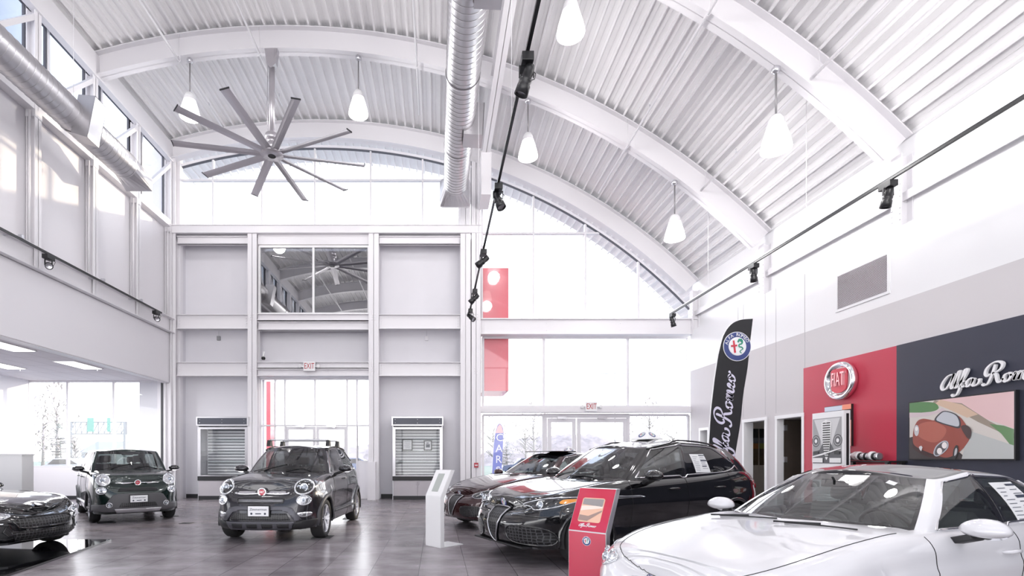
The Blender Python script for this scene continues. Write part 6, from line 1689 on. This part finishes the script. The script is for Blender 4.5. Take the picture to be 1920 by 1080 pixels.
# gloss mat under the roadster, floor stickers
mb = MB(); mb.prism([(0, 0), (0, 5.2), (-6.5, 6.1), (-6.5, .6)], Matrix.Translation((-4.70, 3.6, .001)) @ Matrix.Rotation(R(9.5), 4, 'Z'), .028)
tag(mb.build('display_mat', mat('gloss_mat_black', (.012, .012, .014), .05, coat=1., bump=.05, bscale=2)), 'glossy black floor mat under the roadster', 'mat')
for px, py, lab in ((350, 981, 'dark floor outlet plate between the green and graphite cars'), ):
    D = EYE*F/(py-PY); mb = MB(); mb.box(WX(px, D)-.12, WX(px, D)+.12, D-.1, D+.1, 0, .006); tag(mb.build('floor_outlet', M_BASE), lab, 'floor plate')
car_white(); car_black(); car_maroon(); car_graphite(); car_green(); car_roadster()
# ------------------------------------------------------------------ outside, seen through the glass; far colours paled in place of haze
rnd = random.Random(3)
M_GRASS = mat('grass', (.30, .34, .27), .9, var=.3, vscale=.8); M_ROAD = mat('asphalt', (.33, .33, .34), .8)
mb = MB(); mb.box(-160, 160, Y1+.3, 260, -.3, -.14); struct('ground_grass', mb, M_GRASS)
mb = MB(); mb.box(-160, 160, 24, 41, -.14, -.10); struct('ground_road', mb, M_ROAD)
mb = MB(); mb.box(-160, -14.5, -40, Y1+.3, -.3, -.14); struct('ground_side', mb, M_ROAD)
mb = MB(); mb.box(-14.3, 12, Y1+.3, 22, -.14, -.08); struct('ground_pavement', mb, mat('concrete', (.5, .49, .48), .8))
def hill(x0, x1, y, h, lab, seed):
    r = random.Random(seed); mb = MB(); n = 50; m = 8; vs = []
    for i in range(n+1):
        u = i/n; hh = h*math.sin(PI*min(1, max(0, u)))**.6*(1+.08*math.sin(9*u+seed))
        for j in range(m+1):
            v = j/m; z = hh*math.sin(PI*v/2)+(.6*r.random() if v > .3 else 0); vs.append((x0+(x1-x0)*u, y+v*14, z-.3))
    mb.add(vs, [(i*(m+1)+j, (i+1)*(m+1)+j, (i+1)*(m+1)+j+1, i*(m+1)+j+1) for i in range(n) for j in range(m)], 0, True)
    tag(mb.build('wooded_hill', mat('hill_brush', (.52, .44, .41), .95, var=.5, vscale=.7)), lab, 'hill')
hill(8, 44, 95, 6.6, 'long brown brushy hill beyond the glass doors', 1); hill(-40, 8, 120, 5, 'low brown bank beyond the vestibule', 2)
def tree(x, y, h, w, lab, grp, seed, dense=500, ever=False):
    r = random.Random(seed); t = thing('bare_tree' if not ever else 'evergreen_tree', lab, 'tree', (x, y, -.14), group=grp)
    mb = MB(); mb.tube([(0, 0, 0), (.1, 0, h*.35), (-.05, .1, h*.7)], [h*.022, h*.016, h*.006], 7)
    for k in range(34):
        a = r.random()*2*PI; z = h*(.25+.5*r.random()); l = w*(.3+.7*r.random())*(1-.5*abs(z/h-.5)); e = Vector((math.cos(a)*l, math.sin(a)*l, z+l*(.7 if not ever else -.1))); s_ = Vector((0, 0, z))
        mb.tube([s_, s_.lerp(e, .5)+Vector((0, 0, .1)), e], [.05, .03, .01], 4)
    mb.build('trunk', mat('bark_hazed', (.46, .42, .41), .9), t)
    mb = MB()
    for k in range(dense):
        a = r.random()*2*PI; q = r.random()**.5; zz = r.random(); rad = w*q*(math.sin(PI*(.15+.85*zz))**.7 if not ever else (1-zz)); c = Vector((math.cos(a)*rad, math.sin(a)*rad, h*(.22+.78*zz)))
        s_ = .16*(h/6); d = Vector((r.uniform(-1, 1), r.uniform(-1, 1), r.uniform(-.3, 1))).normalized(); e = frame_to(d)
        mb.add([c, c+(e @ Vector((s_*.35, 0, s_))), c+(e @ Vector((0, 0, s_*2.4))), c+(e @ Vector((-s_*.35, 0, s_)))], [(0, 1, 2, 3)])
    mb.build('twigs' if not ever else 'foliage', mat('twig_brown_hazed', (.52, .46, .45), .9) if not ever else mat('needle_green_hazed', (.33, .37, .34), .9), t)  # twig, bark and needle colours paled so that they carry the haze
for i, (px, D, h, w, ev) in enumerate([(80, 64, 9.5, 2.2, 0), (106, 60, 10.5, 2.4, 0), (112, 46, 4.5, 1.8, 1), (140, 52, 4.2, 2.0, 0), (0, 40, 8, 2.5, 0), (950, 52, 3.2, 1.6, 1), (925, 55, 6, 3, 0), (1000, 70, 9, 3.5, 0), (1218, 60, 8.5, 3.2, 0), (1262, 75, 6, 3, 0), (985, 85, 8, 4, 0)]):
    where = {80: 'left tree of the pair beyond the annex window', 106: 'right, taller tree of the pair beyond the annex window', 112: 'small dark evergreen below the pair beyond the annex window', 140: 'low bush-like tree by the pale house roofs', 0: 'tree beyond the annex side glass at the left edge', 950: 'small dark evergreen behind the parked blue car', 925: 'bare tree behind the blue letter flag', 1000: 'tall bare tree left of the glass doors', 1218: 'bare tree right of the glass doors', 1262: 'bare tree farthest right behind the glass', 985: 'wide distant bare tree behind the small evergreen'}[px]
    tree(WX(px, D), D, h, w, where, 'trees outside', 20+i, 260, bool(ev))
def house(px0, px1, D, zt_, lab):
    x0, x1 = WX(px0, D), WX(px1, D); t = thing('house', lab, 'house', ((x0+x1)/2, D, -.14)); w = x1-x0; z = zt_
    mb = MB(); mb.box(-w/2, w/2, 0, 9, 0, z*.55); mb.build('wall', mat('siding_pale', (.62, .62, .65), .8), t)
    mb = MB(); mb.prism([(-.4, z*.55), (9.4, z*.55), (4.5, z)], plane_M((-w/2-.3, 0, 0), (0, 1, 0), (0, 0, 1)), w+.6); mb.build('roof', mat('roof_slate', (.46, .46, .50), .8), t)
    for k in range(3): mb = MB(); xx = -w/2+w*(k+.5)/3; mb.box(xx-.6, xx+.6, -.05, 0, z*.18, z*.42); mb.build('window', mat('house_window', (.35, .36, .4), .3), t)
house(152, 212, 85, 4.4, 'pale house with slate roof beyond the left annex window'); house(225, 292, 112, 4.2, 'long pale house right of the gantry posts')
D = 78; t = thing('sign_gantry', 'overhead highway sign gantry seen through the annex window', 'gantry', (WX(185, D), D, -.14)); X0 = WX(131, D)-WX(185, D); X1 = WX(238, D)-WX(185, D); Z0 = WZ(812, D); Z1 = WZ(790, D)
mb = MB(); mb.bar((X0, 0, Z0), (X1, 0, Z0), .2); mb.bar((X0, 0, Z1), (X1, 0, Z1), .2)
for k in range(11): a = X0+(X1-X0)*k/10; mb.bar((a, 0, Z0), (a, 0, Z1), .12); 
for k in range(10): a = X0+(X1-X0)*k/10; mb.bar((a, 0, Z0), (a+(X1-X0)/10, 0, Z1), .1)
mb.build('truss', mat('gantry_steel', (.42, .42, .44), .6), t); mb = MB(); mb.bar((X1-.3, 0, 0), (X1-.3, 0, Z1), .35); mb.bar((X0+.3, 0, 0), (X0+.3, 0, Z1), .35); mb.build('post', MATS['gantry_steel'], t)
for a, b in ((166, 178), (203, 209)): mb = MB(); mb.box(WX(a, D)-WX(185, D), WX(b, D)-WX(185, D), -.3, -.2, WZ(808, D), WZ(782, D)); mb.build('road_sign', mat('road_sign_green', (.25, .52, .44), .5), t)
def far_car(px, py, D, col, lab, L=4.5):
    z = -.1; t = thing('parked_car', lab, 'car', (WX(px, D), D, z), group='cars parked outside'); x = [-L/2, -L/2+.1, -L/2+1.1, -L/2+1.7, L/2-1.5, L/2-.5, L/2, L/2]; zz = [.35, .8, .95, 1.45, 1.48, 1.0, .95, .35]
    mb = MB(); mb.prism(list(zip(x, zz)), plane_M((0, -.9, 0), (1, 0, 0), (0, 0, 1)), -1.8); mb.build('body', mat('far_paint_'+lab.split()[0], col, .3, coat=1.), t, bevel=.08)
    mb = MB(); mb.prism([(-L/2+1.3, 1.0), (-L/2+1.75, 1.38), (L/2-1.55, 1.4), (L/2-.9, 1.02)], plane_M((0, -.91, 0), (1, 0, 0), (0, 0, 1)), -1.82); mb.build('window', M_GLOSSB, t)
    for xx in (-L/2+.8, L/2-.85):
        for yy in (-.92, .72): mb = MB(); M = frame_to((0, 1, 0)); M.translation = Vector((xx, yy, .34)); mb.lathe([(.18, 0), (.34, 0), (.34, .2), (.18, .2)], M, 20); mb.build('wheel', M_TYRE, t)
far_car(986, 836, 46, (.10, .13, .24), 'blue car parked outside behind the letter flag'); far_car(661, 836, 46, (.16, .20, .34), 'dark blue car parked outside behind the vestibule side light'); far_car(128, 850, 40, (.6, .6, .6), 'silver car parked outside beyond the annex window'); far_car(1065, 842, 60, (.6, .6, .6), 'white car parked outside between the glass doors')
# letter flag
D = 21.0; t = thing('letter_flag', 'blue and white feather flag with large letters outside the glass', 'flag', (WX(925, D), D, -.08)); P = lambda px, py: (WX(px, D)-WX(925, D), WZ(py, D)+.08)
lf = [P(921, 935), P(924, 870), P(927, 825), P(932, 800), P(937, 794), P(942, 800), P(944, 812), P(942, 850), P(938, 935)]
mb = MB(); mb.prism([(p.x, p.y) for p in catmull([(a, b, 0) for a, b in lf], 5)], plane_M((0, 0, 0), (1, 0, 0), (0, 0, 1)), .015); o = mb.build('cloth', mat('flag_blue', (.22, .25, .55), .6), t)
mb = MB(); mb.prism([P(929, 812), P(933, 800), P(937, 795), P(941, 800), P(943.5, 812)], plane_M((0, -.02, 0), (1, 0, 0), (0, 0, 1)), .004); mb.build('tip_print', mat('flag_pale_red', (.75, .5, .5), .6), o)
for k, ch in enumerate('CARS'):
    mb = MB(); c = P(936.5-.9*k, 821+20.5*k); text_mb(mb, ch, plane_M((c[0], -.02, c[1]), (1, 0, 0), (0, 0, 1)), .44, .004); mb.build('letter', M_WHITE_E, o)
mb = MB(); mb.tube([(p[0]-.02, 0, p[1]) for p in [(P(921, 935)[0], 0)]+lf[1:5]], .012, 6); mb.build('pole', M_WHITE, t)
# red portal slabs outside the entrance
M_REDX = mat('portal_red', (.72, .14, .17), .25, coat=.6)
D = 19.2; mb = MB(); mb.box(BX(905)+.03, WX(944, D), DB+.42, D+.2, WZ(742, D), WZ(528, D)); tag(mb.build('entrance_portal', M_REDX), 'bright red portal slab outside the glass, left end of the right bay', 'portal')
D = 18.9; mb = MB(); mb.box(WX(499, D), WX(507, D), D, D+.5, 0, WZ(715, D)); tag(mb.build('portal_fin', M_REDX), 'red fin wall outside the vestibule glass on the left', 'portal')
# double-headed lamp post
D = 70; t = thing('lamp_post', 'double-headed lamp post far outside the right bay glass', 'lamp post', (WX(1153, D), D, -.1)); h = WZ(698, D)
mb = MB(); mb.tube([(0, 0, 0), (0, 0, h)], .07, 8); mb.bar((-1.6, 0, h), (1.6, 0, h), .06); mb.build('post', MATS['gantry_steel'], t)
for s_ in (-1, 1): mb = MB(); mb.box(s_*1.4-.7, s_*1.4+.7, -.3, .3, h-.1, h+.12); mb.build('lamp_head', M_SATIN, t)
# fascia and outside corner sign box over the annex window
mb = MB(); mb.box(WX(271, 18.6), WX(300, 18.6), 18.6, 18.9, WZ(735, 18.6), WZ(706, 18.6)); tag(mb.build('outside_sign_box', mat('dusky_panel', (.17, .12, .15), .5)), 'dark box fixed outside the top right corner of the annex window', 'sign')

# ------------------------------------------------------------------ sky, sun, camera
w = bpy.data.worlds.new('sky'); sc.world = w; w.use_nodes = True; nt = w.node_tree; bg = nt.nodes['Background']
tc = nt.nodes.new('ShaderNodeTexCoord'); sp = nt.nodes.new('ShaderNodeSeparateXYZ'); rp = nt.nodes.new('ShaderNodeValToRGB')
nt.links.new(tc.outputs['Generated'], sp.inputs[0]); nt.links.new(sp.outputs['Z'], rp.inputs[0])
dt = nt.nodes.new('ShaderNodeVectorMath'); dt.operation = 'DOT_PRODUCT'; dt.inputs[1].default_value = (.76, .62, .21); nt.links.new(tc.outputs['Generated'], dt.inputs[0])
m1 = nt.nodes.new('ShaderNodeMapRange'); m1.interpolation_type = 'SMOOTHSTEP'; m1.inputs[1].default_value = .30; m1.inputs[2].default_value = .08; nt.links.new(dt.outputs['Value'], m1.inputs[0])
m2 = nt.nodes.new('ShaderNodeMapRange'); m2.interpolation_type = 'SMOOTHSTEP'; m2.inputs[1].default_value = .10; m2.inputs[2].default_value = .36; nt.links.new(sp.outputs['Z'], m2.inputs[0])
m3 = nt.nodes.new('ShaderNodeMath'); m3.operation = 'MULTIPLY'; nt.links.new(m1.outputs[0], m3.inputs[0]); nt.links.new(m2.outputs[0], m3.inputs[1])
mxs = nt.nodes.new('ShaderNodeMix'); mxs.data_type = 'RGBA'; mxs.inputs[7].default_value = (.14, .168, .225, 1); nt.links.new(m3.outputs[0], mxs.inputs[0])
rp.color_ramp.elements[0].position = 0; rp.color_ramp.elements[0].color = (1.0, .98, .98, 1)
rp.color_ramp.elements[1].position = .75; rp.color_ramp.elements[1].color = (.62, .74, 1.0, 1)
e = rp.color_ramp.elements.new(.40); e.color = (.93, .95, 1.0, 1)
nt.links.new(rp.outputs[0], mxs.inputs[6]); nt.links.new(mxs.outputs[2], bg.inputs[0]); bg.inputs[1].default_value = WORLD
l = bpy.data.lights.new('sun', 'SUN'); l.energy = SUN; l.angle = R(1.0); l.color = (1, .84, .62)
so = bpy.data.objects.new('sun', l); COL.objects.link(so); so.rotation_euler = Vector((-.76, -.62, -.21)).to_track_quat('-Z', 'Y').to_euler()
cam = bpy.data.cameras.new('camera'); co = bpy.data.objects.new('camera', cam); COL.objects.link(co); sc.camera = co
co.location = (0, 0, EYE); co.rotation_euler = (PI/2, 0, 0)
cam.sensor_width = 36; cam.lens = 36*F/1920; cam.shift_x = (960-PX)/1920; cam.shift_y = (PY-540)/1920; cam.clip_end = 600; cam.clip_start = .05
sc.view_settings.view_transform = 'Standard'; sc.view_settings.look = 'None'; sc.view_settings.gamma = 1; sc.view_settings.use_curve_mapping = False
sc.view_settings.exposure = EXPO
sc.cycles.max_bounces = 10; sc.cycles.diffuse_bounces = 5; sc.cycles.glossy_bounces = 4; sc.cycles.transparent_max_bounces = 16; sc.cycles.sample_clamp_indirect = 6
sc.cycles.use_denoising = True
